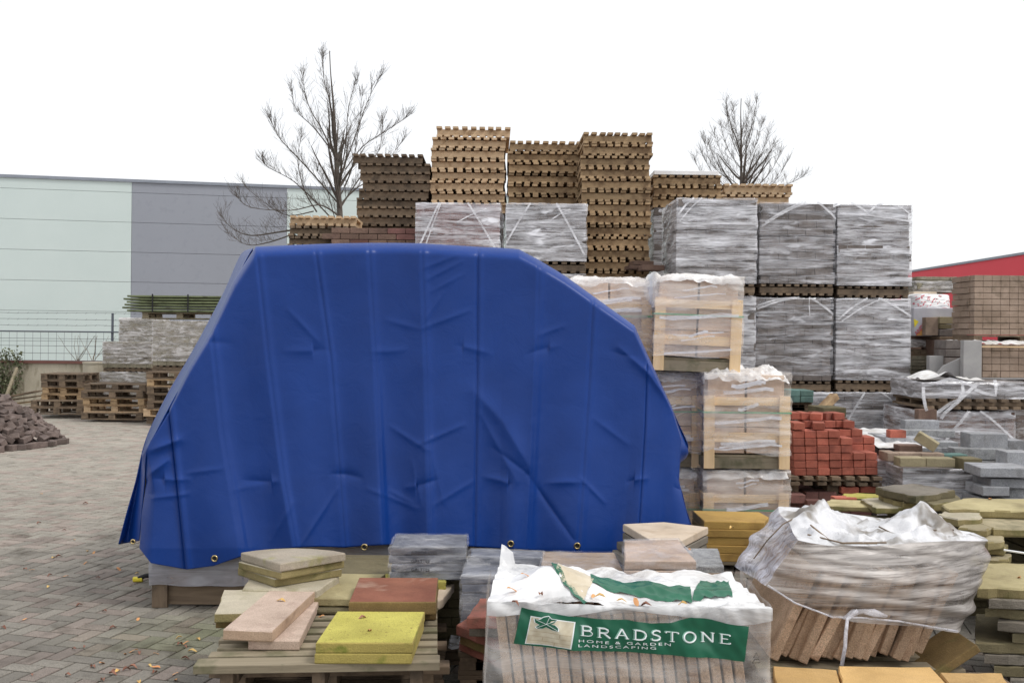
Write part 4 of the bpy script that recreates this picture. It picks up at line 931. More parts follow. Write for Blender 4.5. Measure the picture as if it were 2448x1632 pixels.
# ----- low wrapped pack with loose kerbs on it -----
a, b = at(2180, 1118, 7.9), at(2350, 1122, 7.9); w_ = b.x-a.x+.12
r = pack(2160, 2350, 1120, 1260, 8.0, 'low wrapped pack with kerbs and blocks lying on top, right of the red bricks', seed=14, toground=True, d=.8, rz=-.0, lh=.08, pal=0)
r2 = pack(2100, 2162, 1098, 1260, 8.35, 'dark wrapped pack end between the red bricks and the low pack', 'brick_dull', seed=15, toground=True, d=.8, pal=0)
G4 = 'loose kerbs and blocks on the low wrapped pack'
blocks = [ # x0, yt, x1, yb, D, depth, mat, rz, label
 (2152, 1094, 2214, 1116, 7.95, .14, 'olive', 0, 'pale olive kerb block at the front left of the row on the low pack'),
 (2216, 1095, 2284, 1117, 7.95, .14, 'olive', -.03, 'pale olive kerb block at the front right of the row on the low pack'),
 (2122, 1082, 2150, 1103, 8.15, .2, 'brick_beige', 0, 'short beige block end beside the front olive kerbs'),
 (2150, 1082, 2202, 1100, 8.3, .12, 'brick_beige', 0, 'beige block behind the front olive kerbs, left'),
 (2203, 1083, 2258, 1100, 8.3, .12, 'brick_beige', 0, 'beige block behind the front olive kerbs, right'),
 (2258, 1086, 2314, 1108, 8.35, .14, 'teal', 0, 'green-grey block at the end of the beige row'),
 (2300, 1096, 2348, 1124, 8.0, .18, 'olive_dark', .05, 'dark olive block at the right end of the low pack'),
 (2150, 1064, 2206, 1080, 8.6, .14, 'brick_brown', 0, 'brown block lying under the tilted olive block'),
 (2240, 1056, 2292, 1086, 8.9, .16, 'granite_rough', -.05, 'rough split kerb end behind the tilted olive block'),
 (2118, 1046, 2250, 1068, 9.0, .5, 'granite', 0, 'long pale kerb at the back of the heap, left'),
 (2164, 1028, 2284, 1046, 9.2, .16, 'granite_rough', -.05, 'long rough grey kerb near the top of the heap'),
 (2285, 1072, 2408, 1100, 8.5, .16, 'granite_rough', -.06, 'long rough grey kerb running right to the grey slabs'),
 (2128, 1028, 2167, 1047, 9.0, .1, 'brick_red', 0, 'single pinkish brick standing on the back kerb'),
 (2164, 1004, 2246, 1026, 9.35, .12, 'granite', .0, 'smooth grey block propped behind the rough kerb'),
 (2320, 1036, 2410, 1074, 8.6, .2, 'granite', -.02, 'large square grey concrete block standing on the kerbs'),
 (2410, 1052, 2450, 1076, 8.8, .2, 'granite', 0, 'small grey block beside the large square block'),
 (2408, 1080, 2470, 1118, 8.2, .2, 'granite', 0, 'grey block at the right frame edge below the large square block'),
 (2350, 1118, 2470, 1142, 7.6, .34, 'granite', -.08, 'notched grey concrete slab on top of the right grey stack'),
 (2372, 1144, 2470, 1167, 7.65, .34, 'granite', -.04, 'second grey concrete slab in the right grey stack'),
 (2350, 1163, 2414, 1186, 7.6, .3, 'granite', 0, 'short grey block at the bottom of the right grey stack'),
 (2414, 1166, 2470, 1190, 7.7, .3, 'granite_rough', 0, 'rough grey block at the bottom right of the grey stack')]
for x0, yt, x1, yb, D, d_, mt_, rz_, lab in blocks: fbox(x0, yt, x1, yb, D, d_, mt_, lab, 'kerb_block', 'block', rz_, G4)
o = fbox(2190, 1042, 2242, 1066, 8.4, .12, 'olive', 'olive-brown block tilted down to the right on top of the beige row', 'kerb_block', 'block', .5, G4); o.rotation_euler = (0, .55, -.5)
# filling under the heap so that nothing hovers
zt = at(2250, 1124, 8.4).z
for (x0, x1, D, d_, z_, lab, mt_) in [(2110, 2300, 8.85, .7, at(2200, 1068, 8.9).z, 'stack of grey kerbs under the back of the heap', 'granite_rough'), (2290, 2460, 8.45, .6, at(2370, 1101, 8.5).z, 'stack of grey kerbs under the large square block', 'granite_rough'), (2352, 2480, 7.62, .45, at(2400, 1190, 7.65).z, 'stack of grey blocks under the right grey slabs', 'granite')]:
    a, b = at(x0, 1100, D), at(x1, 1100, D); r = thing('kerb_stack', lab, 'block stack', ((a.x+b.x)/2, D+d_/2, 0)); brick_core(r, b.x-a.x, d_, 0, z_, M[mt_], int(D*10), lh=.12, bl=.4)
fl = MB(); a, b = at(2058, 1030, 9.2), at(2160, 1062, 8.6); fl.grid(lambda u, v: (a.x+(b.x-a.x+.25)*u, 9.7-1.0*v, at(2100, 1026, 9.6).z-.08*v+.02*noise.noise(Vector((u*7, v*7, 0)))), 26, 16)
tag(fl.build('loose_film', M['bag_dirty'], origin='base', smooth=True), 'loose sheet of white film spread behind the red bricks', 'plastic sheet')
r = thing('block_stack', 'low stack of grey blocks under the loose white film', 'block', (a.x+.3, 9.3, 0)); brick_core(r, .6, .75, 0, at(2100, 1026, 9.6).z-.11, M['brick_grey'], 3)

# ----- wrapped pack and flat wrapped slabs on the right -----
pack(2196, 2432, 982, 1130, 9.6, 'wide wrapped pack at right under the flat film-tied slabs', 'brick_brown', seed=16, toground=True, d=.9, bands=[(.5, 0, .12, .5, .04), (.62, 0, 1, .3, .03), (.1, .3, .4, .5, .02)])
fbox(2196, 978, 2240, 1010, 9.5, .1, 'brick_brown', 'dark block end tied by the white film at the corner of the wide wrapped pack', 'concrete_block')
p = slat_pallet('dark pallet between the flat film-tied slabs and the wide wrapped pack', 'wood_old', w=1.0, d=.8, n=9, h=.1); c = at(2340, 978, 9.6); p.location = (c.x, 10.0, c.z)
r = thing('film_tied_slabs', 'flat layer of grey slabs tied with loose gathered white film, right side', 'slab pack', (at(2340, 950, 9.6).x, 10.02, p.location.z+.101))
zt = at(2340, 914, 9.6).z-r.location.z; m = MB()
for k in range(7): m.box((-.48+k*.16+.02, 0, zt/2), (.156, .8, zt))
m.build('slabs', M['brick_grey'], r, bevel=.004); shell(r, 1.08, .8, 0, zt+.01, M['film'], 61, .015, .02, sag=.03)
m = MB(); m.grid(lambda u, v: (-.53+.62*u, -.42+.5*v, zt+.015+.05*max(0, noise.noise(Vector((u*4, v*5, 9))))+.05*math.exp(-((u-.35)/.25)**2)), 30, 12); m.build('gathered_film', M['bag_dirty'], r, smooth=True)
loc = r.location
for P in ([(2207, 925), (2208, 950), (2213, 975), (2222, 1000)], [(2300, 910), (2302, 935), (2292, 955), (2270, 965), (2235, 990)], [(2335, 918), (2310, 940), (2290, 960), (2260, 985), (2250, 1000)], [(2330, 930), (2355, 940), (2380, 944), (2381, 925), (2378, 908)], [(2240, 915), (2270, 905), (2300, 912), (2335, 925)]):
    m = MB(); m.strip([at(x, y, 9.52-.02*math.sin(i)) for i, (x, y) in enumerate(P)], .03, (0, -1, 0), .006); m.build('film_tail', M['film_band'], r, world=True)

# ----- beige brick packs -----
def beige(x_edge, x1, yt, yb, D, yaw, w, d, label, mat, seed, pal=0):
    a, c = at(x_edge, yt, D), at(x_edge, yb, D); h = a.z-c.z; r = thing('brick_pack', label, 'brick pack', (a.x, D, c.z), yaw, 'beige brick packs at right'); m = MB(); n = round(h/.066); hh = h/n; rr = random.Random(seed)
    m.box((w/2, d/2, h/2), (w-.1, d-.1, h-.01))
    for i in range(n):
        z = hh*(i+.5); k = 0; x = 0
        while x < w-.01: wd = .095 if i % 2 else .095; m.box((x+wd/2, .05+rr.uniform(-.003, .003), z), (wd-.003, .1, hh-.005)); x += wd
        y = .1
        while y < d-.01: m.box((.05-(.012 if i % 2 else 0), y+.1, z), (.1, .197, hh-.005)); y += .2
    o = m.build('bricks', M[mat], r, bevel=.002)
    if pal:
        m = MB()
        for sx in (.05, w/2, w-.05): m.box((sx, d/2, -pal/2), (.09, d-.02, pal-.03))
        m.box((w/2, d/2, -.01), (w, d, .018)); m.build('pallet', M['wood_old_y'], r)
    return r
beige(2330, 0, 657, 800, 10.6, .02, 1.1, .5, 'large beige brick pack at the top right, its corner towards the viewer', 'brick_beige', 1, .08)
beige(2350, 0, 822, 902, 10.4, .02, 1.0, .4, 'pinkish beige brick pack with film on top below the large beige one', 'brick_beige', 2, .1)
r = thing('wrapped_paver_pack', 'plain wrapped pack carrying the pinkish beige brick pack', 'paver pack', (at(2440, 900, 10.5).x, 11.0, 0)); zt = at(2440, 910, 10.5).z; brick_core(r, 1.0, .9, 0, zt-.1, M['brick_brown'], 4); shell(r, 1.0, .9, 0, zt-.1, M['film_dirty'], 62)
m = MB(); a, b = at(2345, 815, 10.4), at(2470, 820, 10.4); m.grid(lambda u, v: (a.x+(b.x-a.x)*u, 10.42+.9*v, a.z-.0+.025*noise.noise(Vector((u*9, v*8, 0)))-(.03 if v < .02 else 0)), 30, 12)
tag(m.build('loose_film', M['bag_dirty'], origin='base', smooth=True), 'loose film lying on the pinkish beige brick pack', 'plastic sheet')
m = MB(); m.box(at(2410, 829, 10.36), (.6, .03, .012), .02); tag(m.build('batten', M['wood_crate_x'], origin='base'), 'thin pale batten along the top of the pinkish beige pack', 'timber')
m = MB(); m.box(at(2400, 905, 10.3)+Vector((.1, .3, 0)), (1.0, .6, .012), 0); tag(m.build('grey_board', M['card'], origin='base'), 'thin grey board edge under the pinkish beige pack', 'board')
# grey panels standing on edge
for (x0, y0, x1, y1, D, lab, mt_) in [(2304, 813, 2347, 908, 10.2, 'tall grey panel wrapped in film left of the pinkish beige pack', 'card'), (2222, 850, 2256, 910, 10.6, 'narrow grey panel beside the olive wrapped pack', 'card')]:
    fbox(x0, y0, x1, y1, D, .08, mt_, lab, 'panel', 'panel')
a = [at(*q) for q in ((2222, 908, 10.3), (2300, 910, 10.3), (2300, 855, 10.3), (2258, 874, 10.3), (2240, 895, 10.3))]; m = MB(); vs = a+[q+Vector((0, .05, 0)) for q in a]; m.add(vs, [(0, 1, 2, 3, 4), (5, 6, 7, 8, 9)]+[(i, (i+1) % 5, 5+(i+1) % 5, 5+i) for i in range(5)])
tag(m.build('panel', M['card'], origin='base'), 'slant-topped grey panel between the tall panel and the narrow one', 'panel')
for i, (y0, y1) in enumerate([(813, 834), (835, 853), (855, 873), (874, 905)]):
    fbox(2262-i, y0, 2296+i, y1, 10.55, .3, 'brick_grey', f'grey block in the small column behind the slanted panel, {ordn(i)}', 'concrete_block')
# wrapped olive stone, white box and bag
DD = 12.2
def rocks(x0, x1, yt, yb, D, lab, mt_, seed, fm=True, d=.8):
    a, b, c = at(x0, yt, D), at(x1, yt, D), at(x0, yb, D); r = thing('stone_pack', lab, 'stone pack', ((a.x+b.x)/2, D+d/2, c.z)); w, h = b.x-a.x, a.z-c.z; m = MB(); rr = random.Random(seed); z = 0
    m.box((0, 0, h/2), (w-.16, d-.16, h-.03))
    while z < h-.01:
        hh = rr.uniform(.03, .05); x = -w/2
        while x < w/2-.02:
            wd = rr.uniform(.06, .2); wd = min(wd, w/2-x); m.box((x+wd/2, -d/2+.09+rr.uniform(-.025, .02), z+hh/2), (wd, .18, hh*.92), rr.uniform(-.1, .1), 0, rr.uniform(-.05, .05)); x += wd
        for k in range(4): m.box((-w/2+.08+rr.uniform(-.02, .02), -d/2+.2+k*.17, z+hh/2), (.16, .15, hh*.9), rr.uniform(-.1, .1))
        for k in range(4): m.box((w/2-.08+rr.uniform(-.02, .02), -d/2+.2+k*.17, z+hh/2), (.16, .15, hh*.9), rr.uniform(-.1, .1))
        z += hh
    m.build('stones', M[mt_], r, bevel=.003)
    if fm: shell(r, w, d, 0, h*.7, M['film_dirty'], seed, .012, .02)
    return r
rocks(2190, 2288, 660, 698, DD, 'heap of thin olive walling stones behind the large beige brick pack', 'lime', 1)
fbox(2184, 697, 2240, 722, DD-.1, .3, 'cream', 'pale stone block under the olive walling stones', 'concrete_block')
def bagthing(x0, x1, yt, yb, D, lab):
    a, b, c = at(x0, yt, D), at(x1, yt, D), at(x0, yb, D); r = thing('printed_bag', lab, 'plastic bag', ((a.x+b.x)/2, D+.2, c.z)); w, h = b.x-a.x, a.z-c.z
    def f(u, v, k=1.0):
        x = (u-.5)*w; e = (1-abs(2*u-1)**4)**.5; yy = -.2*math.sin(math.pi*min(1, .5+.5*e))*0-.2*e*(1-.35*v*v)*k; return (x, yy+.012*noise.noise(Vector((u*8, v*8, 0))), h*v*(.85+.15*e)+.01*noise.noise(Vector((u*6, v*6, 4))))
    m = MB(); m.grid(f, 30, 18); m.grid(lambda u, v: (f(u, 1)[0], f(u, 1)[1]*(1-v)+.2*v, f(u, 1)[2]+.01*math.sin(v*3)), 30, 6); m.grid(lambda u, v: (f(u, v)[0], .2, f(u, v)[2]), 10, 10)
    m.build('bag', M['bag'], r, smooth=True)
    rr = random.Random(8); m = MB()
    for _ in range(46):
        u, v = rr.uniform(.04, .96), rr.uniform(.08, .9); s = .02
        q = [f(u+du*s, v+dv*s*1.5, 1.03) for du, dv in ((-1, -1), (0, -1.4), (1.2, .9), (.1, 1.1))]; m.add(q, [(0, 1, 2, 3)])
    m.build('red_print', M['red_print'], r); return r
M['red_print'] = plain('red_print', L(200, 60, 80), .5)
bagthing(2186, 2284, 702, 735, 11.7, 'white bag with red print lying on the grey sheeted box at right')
r = thing('sheeted_box', 'grey-white sheeted box with a yellow triangle and red letters, right of the wrapped packs', 'box', at(2235, 805, 11.9)); r.location.y = 11.9
a, b = at(2184, 735, 11.6), at(2284, 740, 11.6); m = MB(); w_ = b.x-a.x; h_ = a.z-at(2184, 803, 11.6).z; z0 = at(2184, 803, 11.6).z; r.location.z = z0; r.location.x = (a.x+b.x)/2
m.box((0, .1, h_/2), (w_, .78, h_)); m.build('box', M['card_white'] if 'card_white' in M else M.setdefault('card_white', plain('white_card', L(176, 176, 184), .6, c2=L(190, 190, 198))), r, bevel=.01)
m = MB(); e = -.29-.005; s = 11.6/F
def lp(px, py, dy=0): q = at(px, py, 11.6); return (q.x-r.location.x, e-dy, q.z-z0)
m.add([lp(2185, 762), lp(2197, 768), (lp(2187, 783))], [(0, 1, 2)]); M['yel'] = plain('yellow_print', L(226, 208, 60), .5); m.build('yellow_triangle', M['yel'], r)
m = MB(); m.add([lp(2190, 802, .0), lp(2213, 776, .0), lp(2213, 790), lp(2209, 802, .0)], [(0, 1, 2, 3)]); m.build('orange_stripe', M['orange_p'] if 'orange_p' in M else M.setdefault('orange_p', plain('orange_print', L(222, 170, 100), .5)), r)
def text(body, size, mat, parent, loc, rot, name='lettering', ext=.0008, sx=1, space=1):
    cu = bpy.data.curves.new('t', 'FONT'); cu.body = body; cu.size = size; cu.extrude = ext; cu.space_character = space; cu.align_x = 'LEFT'
    o = bpy.data.objects.new('t', cu); C.objects.link(o); bpy.context.view_layer.update()
    me = bpy.data.meshes.new_from_object(o.evaluated_get(bpy.context.evaluated_depsgraph_get())); bpy.data.objects.remove(o)
    me.materials.clear(); me.materials.append(mat); q = bpy.data.objects.new(name, me); C.objects.link(q)
    if parent: q.parent = parent
    q.location = loc; q.rotation_euler = rot; q.scale = (sx, 1, 1); return q
t_ = text('ANDR', .075, M['red_print'], r, lp(2193, 803, .002), (rad(90), -.85, 0), space=.95); t_.data.transform(Matrix.Scale(.85, 4, (1, 0, 0)))
fbox(2213, 758, 2246, 802, 11.45, .1, 'brick_beige', 'narrow stack of pinkish bricks against the sheeted box', 'brick_column', 'brick pack')
for i, (y0, y1, mt_) in enumerate([(757, 774, 'olive'), (775, 786, 'olive_dark'), (787, 803, 'brick_grey'), (804, 812, 'wood_old_x')]): fbox(2247, y0, 2283, y1, 11.4, .4, mt_, f'dark mossy slab in the small pile between box and beige pack, {ordn(i)}', 'flagstone', 'flagstone')
rocks(2183, 2245, 803, 830, 11.7, 'film-tied layer of brown stones under the sheeted box', 'brick_brown', 5)
p = euro_pallet('black pallet under the film-tied brown stones', 'wood_old', w=.4, d=.9, h=.08); c = at(2210, 850, 11.7); p.location = (c.x, 12.1, c.z-.01)
rocks(2178, 2224, 852, 1000, 11.6, 'film-wrapped olive stone pack behind the lowest wrapped pack', 'lime', 6)
fbox(2247, 812, 2262, 900, 11.3, .5, 'brick_brown', 'dark stack end behind the small grey block column', 'brick_column', 'brick pack')
fbox(2170, 930, 2212, 940, 10.6, .5, 'wood_old_x', 'dark board end left of the flat film-tied slabs', 'board', 'board')
r = thing('stone_pack', 'tall dark pack filling the gap behind the sheeted box', 'stone pack', (at(2250, 900, 12.6).x, 12.9, 0)); brick_core(r, .7, .5, 0, at(2250, 735, 12.6).z, M['brick_brown'], 9, lh=.1)
r = thing('stone_pack', 'wrapped pack carrying the large beige brick pack', 'stone pack', (at(2400, 900, 11.6).x+.1, 11.9, 0)); brick_core(r, 1.2, .6, 0, at(2330, 802, 10.6).z-.09, M['brick_brown'], 9, lh=.1)
# ================= foreground =================
GF = 'slabs laid out on the front pallet'
# ----- front slatted pallet (boards run left to right) -----
def front_pallet(x_l, y_l, x_r, y_r, Z, depth, label, n=10, h=.135, kind='wood_grey', over=0):
    a, b = gz(x_l, y_l, Z), gz(x_r, y_r, Z); yaw = math.atan2(b.y-a.y, b.x-a.x); w = (b-a).length
    r = thing('pallet', label, 'pallet', (a.x, a.y, Z-h), yaw, 'slatted pallets under the front slabs'); rr = random.Random(int(x_l))
    for i in range(n):
        y = .045+(depth-.09)*i/(n-1); t = .026 if i else .036; sx = rr.uniform(-.02, .03) if i else 0
        m = MB(); m.box((w/2+sx*.5+(.02 if i else 0), y, h-t/2), (w-sx-(.06 if i else 0), min(.075, (depth/n)*.64) if i else .1, t), rr.uniform(-.006, .006)); m.build('deck_board', M[kind+'_x'], r, bevel=.003)
    for x in (.13, w/2, w-.10):
        m = MB(); m.box((x, depth/2, (h-.03)/2+.0), (.055, depth-.06, h-.036)); m.build('runner', M['wood_old_y'], r, bevel=.003)
    return r
ZP = .41
front_pallet(462, 1590, 1052, 1581, ZP, 1.06, 'top slatted pallet in the foreground carrying the yellow and pink slabs')
front_pallet(500, 1600, 1075, 1592, ZP-.137, 1.0, 'second slatted pallet directly under the foreground top pallet', kind='wood_old', n=4)  # darker wood paints in the shade seen through the deck gaps
front_pallet(520, 1640, 1060, 1640, ZP-.274, .95, 'lowest slatted pallet of the three in the foreground', kind='wood_old')
def Z3(x, y): return (400+x/3.92, 1232+y/3.92)
def Z4(x, y): return (900+x/3.92, 1232+y/3.92)
yl = [(755, 1535), (987, 1536), (1016, 1461), (806, 1460)]
slab(yl, .50, .045, 'yellow_pit', 'bright yellow pitted slab on top of a matching one, front pallet', group=GF, rough=.0008, edge='yellow_edge')
slab(yl, .4545, .044, 'yellow', 'lower bright yellow slab with green stained corner', group=GF, rough=.0008, zref=.50, jx=-.004, edge='yellow_edge')
slab([(534, 1503), (651, 1508), (755, 1411), (651, 1405)], .505, .048, 'pink', 'long pinkish beige slab lying askew with a leaf on it', group=GF, rough=.0008, edge='pink_edge')
slab([(594, 1529), (716, 1530), (765, 1431), (645, 1430)], .456, .044, 'pink', 'pinkish beige slab under the long askew one', group=GF, rough=.0008)
rs = [(834, 1438), (1042, 1438), (1048, 1380), (858, 1380)]
slab(rs, .535, .06, 'red_slab', 'rust-red slab with a pale edge stain, topmost behind the yellow pair', group=GF, rough=.001, edge='slab_side')
for i in range(1): slab([(838, 1452), (1043, 1452), (1050, 1393), (862, 1393)], .474, .06, 'slab_side', 'brown slab under the rust-red one', group=GF, rough=.001)
slab([(513, 1465), (583, 1463), (665, 1408), (536, 1409)], .50, .045, 'beige_slab', 'pale beige slab at the left rear corner of the front pallet, upper', group=GF, edge='olive_edge')
slab([(516, 1480), (592, 1478), (665, 1422), (538, 1424)], .454, .042, 'slab_side', 'moss-stained slab under the pale beige corner slab', group=GF)
fanp = lambda dx=0, dy=0: [(576+dx, 1320+dy), (670+dx, 1347+dy), (826+dx, 1321+dy), (800+dx, 1316+dy), (750+dx, 1311+dy), (701+dx, 1309+dy), (650+dx, 1311+dy), (610+dx, 1315+dy)]
slab(fanp(), .64, .042, 'fan', 'grey quarter-round slab, top of three with a brown stained centre', group=GF, rough=.001)
slab(fanp(0, 20), .595, .038, 'beige_slab', 'mossy quarter-round slab, middle of three', group=GF, rough=.001, edge='olive_edge', rot=.06, jx=-.01)
slab(fanp(-8, 36), .555, .042, 'beige_slab', 'mossy quarter-round slab, bottom of three', group=GF, rough=.001, edge='olive_edge', rot=-.04)
slab([(579, 1408), (757, 1411), (811, 1377), (600, 1375)], .51, .05, 'beige_slab', 'pale slab right under the quarter-round slabs', group=GF)
slab([(740, 1428), (852, 1431), (922, 1371), (800, 1370)], .475, .04, 'yellow_slab2', 'sandy slab between the quarter-round slabs and the rust-red slab', group=GF)
slab([(925, 1388), (1066, 1390), (1068, 1374), (921, 1370)], .50, .05, 'yellow', 'yellow slab under the grey film-wrapped slabs', group=GF, rough=.001)
slab([(1046, 1436), (1060, 1430), (1086, 1395), (1044, 1395)], .46, .045, 'cream', 'pale slab corner right of the rust-red slab', group=GF)
slab([(560, 1455), (1040, 1462), (1060, 1425), (600, 1425)], .43, .02, 'olive_dark', 'dark thin board showing between the rear slabs of the front pallet', name='board', cat='board')
# supports under the rear stacks
r = thing('slab_stack_base', 'wrapped stack of dark slabs behind the front pallet', 'slab stack', (gz(900, 1400, .42).x, 5.75, 0)); brick_core(r, 1.2, .62, .1, .455, M['olive_dark'], 12, lh=.05, bl=.4); under_pallet(r, 1.24, .66, .1)
# ----- grey film-wrapped slabs by the tarp -----
def wrapped_slabs(pxs, Z, n, th, matn, desc, film_label, seed, fm='film_clear', grp=None, amp=.006, text_=False):
    r = thing('wrapped_slabs', film_label, 'slab pack', (0, 0, 0)); P = [gz(x, y, Z) for x, y in pxs]; c = sum(P, Vector())/len(P); r.location = (c.x, c.y, Z-n*th); rr = random.Random(seed)
    for i in range(n):
        a_ = rr.uniform(-.03, .03)*(i > 0); q = []
        for p in P: d = p-c; q.append(Vector((c.x+d.x*math.cos(a_)-d.y*math.sin(a_)+rr.uniform(-.004, .004), c.y+d.x*math.sin(a_)+d.y*math.cos(a_), 0)))
        SN[0] += 1; prism(q, Z-i*th, Z-(i+1)*th+.004, 'slab', M[matn], .002, .005, SN[0], parent=r)
    if fm:      # film follows the outline of the slabs
        so = rr.uniform(0, 50); N = len(P)
        def f(u, v):
            k = u*N; i = int(k) % N; t = k-int(k); p = P[i].lerp(P[(i+1) % N], t); d = (p-c).normalized()
            if v < .8: z = Z-n*th+.01+(n*th)*v/.8; o = .012+amp*2*noise.noise(Vector((u*14, z*40, so))); q = p+d*o
            else: kk = (v-.8)/.2; z = Z+.006+.004*noise.noise(Vector((u*20, v*20, so))); q = c.lerp(p+d*.012, 1-kk*.999)
            return (q.x, q.y, z)
        m = MB(); m.grid(f, 90, 26); m.build('film', M[fm], r, world=True, smooth=True)
    return r
wrapped_slabs([(934, 1307), (1113, 1306), (1116, 1277), (948, 1277)], .675, 4, .045, 'dark_slab', '', 'four grey slabs in clear film with dark lettering on the edges, against the tarpaulin', 3, 'film_slab')
wrapped_slabs([(1104, 1375), (1290, 1374), (1288, 1334), (1119, 1333)], .60, 9, .045, 'dark_slab', '', 'tall stack of blue-black slabs loosely wrapped in film, right of the grey ones', 4, 'film_slab')
wrapped_slabs([(1122, 1330), (1294, 1333), (1296, 1317), (1126, 1311)], .64, 4, .045, 'dark_slab', '', 'dark grey wrapped slab stack behind the blue-black stack, under the hem', 5, 'film_slab')
wrapped_slabs([(1295, 1358), (1489, 1361), (1470, 1320), (1295, 1318)], .625, 4, .05, 'brown_slab', '', 'brown riven slabs in clear film behind the printed white pack', 6, 'film_slab')
r_ = thing('slab_stack_base', 'stack of dark slabs under the brown riven slabs', 'slab stack', (gz(1390, 1340, .6).x, 5.3, 0)); brick_core(r_, .44, .4, 0, .42, M['dark_slab'], 13, lh=.05, bl=.4)
r_ = thing('slab_stack_base', 'stack of dark slabs under the rear dark grey wrapped slabs', 'slab stack', (gz(1210, 1322, .6).x, 5.72, 0)); brick_core(r_, .42, .3, 0, .455, M['dark_slab'], 14, lh=.05, bl=.4)
r_ = thing('slab_stack_base', 'stack of dark slabs under the tall blue-black stack', 'slab stack', (gz(1200, 1352, .6).x, 5.2, 0)); brick_core(r_, .4, .34, 0, .19, M['dark_slab'], 15, lh=.05, bl=.4)
tt = wrapped_slabs([(1495, 1340), (1664, 1340), (1622, 1289), (1493, 1291)], .70, 2, .048, 'pink', '', 'pale pink slabs in clear film on top of the brown slab stack', 7, 'film_slab')
# dark lettering on the grey slabs
for z_, s_ in ((.652, 'JUNIOR LTD'), (.607, 'GALTTEE'), (.562, 'GALTTEE')):
    p = gz(985, 1306, .675); q = text(s_, .024, M['black'], None, (0, 0, 0), (0, 0, 0), 'edge_lettering')
    rt_ = [o for o in bpy.data.objects if o.get('label', '').startswith('four grey slabs')][0]; q.parent = rt_
    q.location = Vector((p.x, p.y-.03, z_-.01))-rt_.location; q.rotation_euler = (rad(90), 0, 0)
# ----- stacks right of the hem -----
pent = [(1489, 1252), (1553, 1289), (1630, 1291), (1693, 1259), (1587, 1247)]
GP = 'slabs stacked in front of the tarpaulin right end'
slab(pent, .66, .045, 'cream', 'pale five-sided slab, topmost of the stack beside the tarpaulin corner', group=GP, rough=.001)
for i, mt_ in enumerate(['grey_slab', 'grey_slab', 'grey_slab', 'dark_slab', 'olive_dark', 'grey_slab']):
    q = [(x-(0, 14, 24, 24, 20, 16)[i]*(1 if x < 1600 else .2), y) for x, y in pent]
    slab(q, .66-.052*(i+1), .046, mt_, f'grey five-sided slab, {ordn(i+1)}, under the pale five-sided one', group=GP, rough=.0015, zref=.66)
r = thing('slab_stack_base', 'dark slabs under the five-sided slab stack', 'slab stack', (gz(1590, 1270, .66).x, 5.5, 0)); brick_core(r, .38, .42, 0, .295, M['dark_slab'], 16, lh=.05, bl=.4)
slab([(1640, 1309), (1716, 1310), (1731, 1352), (1655, 1353)], .62, .05, 'granite_rough', 'rough speckled grey slab right of the pale pink wrapped slabs', group=GP)
for i, (q, mt_) in enumerate([([(1500, 1376), (1668, 1376), (1730, 1370), (1710, 1330), (1505, 1335)], 'brown_slab'), ([(1505, 1390), (1668, 1392), (1725, 1388), (1700, 1345), (1510, 1350)], 'olive_dark')]):
    slab(q, .585-.052*i-(.0), .048, mt_, f'brown slab beneath the pink wrapped and speckled grey slabs, {("upper", "lower")[i]}', group=GP)
r = thing('slab_stack_base', 'dark slabs at the bottom under the brown and speckled slabs', 'slab stack', (gz(1605, 1370, .58).x, 5.02, 0)); brick_core(r, .42, .34, 0, .48, M['dark_slab'], 17, lh=.05, bl=.4)
# ochre stack
oc = [(1656, 1220), (1815, 1223), (1838, 1235), (1827, 1248), (1684, 1245)]
stack(oc, .60, .052, 5, ['ochre'], 'ochre slab with cut corners in the stack before the lower crates', 21, group='ochre slabs before the crates', rough=.0008, jit=.008)
stack(oc, .34, .052, 3, ['grey_slab', 'olive_dark', 'yellow_slab2'], 'drab slab below the ochre ones before the lower crates', 22, group='ochre slabs before the crates', rough=.001)
plinth(oc, .184, 'pallet under the ochre slab stack')
# red slabs between the front pallet and the printed pack
GR = 'red slabs between the pallet and the printed pack'
for i, (q, Z_, th, mt_, lab) in enumerate([([(1116, 1475), (1225, 1475), (1235, 1428), (1147, 1430)], .50, .055, 'redpave', 'worn red slab, topmost left of the printed white pack'),
        ([(1122, 1490), (1230, 1492), (1235, 1450), (1150, 1450)], .444, .06, 'grey_slab', 'mossy grey slab under the topmost red slab'),
        ([(1091, 1492), (1190, 1530), (1235, 1500), (1130, 1466)], .383, .05, 'redpave', 'red slab turned askew under the mossy grey slab'),
        ([(1100, 1515), (1200, 1556), (1240, 1520), (1140, 1485)], .33, .05, 'slab_side', 'brown slab turned askew near the bottom of the red stack'),
        ([(1098, 1530), (1200, 1574), (1240, 1540), (1140, 1500)], .278, .05, 'redpave', 'red slab turned askew, lowest of the red stack')]):
    slab(q, Z_, th, mt_, lab, group=GR)
plinth([(1100, 1530), (1230, 1560), (1240, 1540), (1130, 1500)], .226, 'pallet under the red slab stack')
m = MB(); c = gz(1095, 1560, .2); m.grid(lambda u, v: (c.x-.05+.3*u, c.y+.22*v, .225+.03*noise.noise(Vector((u*5, v*5, 1)))), 16, 12)
tag(m.build('film_scrap', M['film_band'], origin='base', smooth=True), 'scrap of clear film lying on the pallet beside the red slabs', 'plastic sheet')

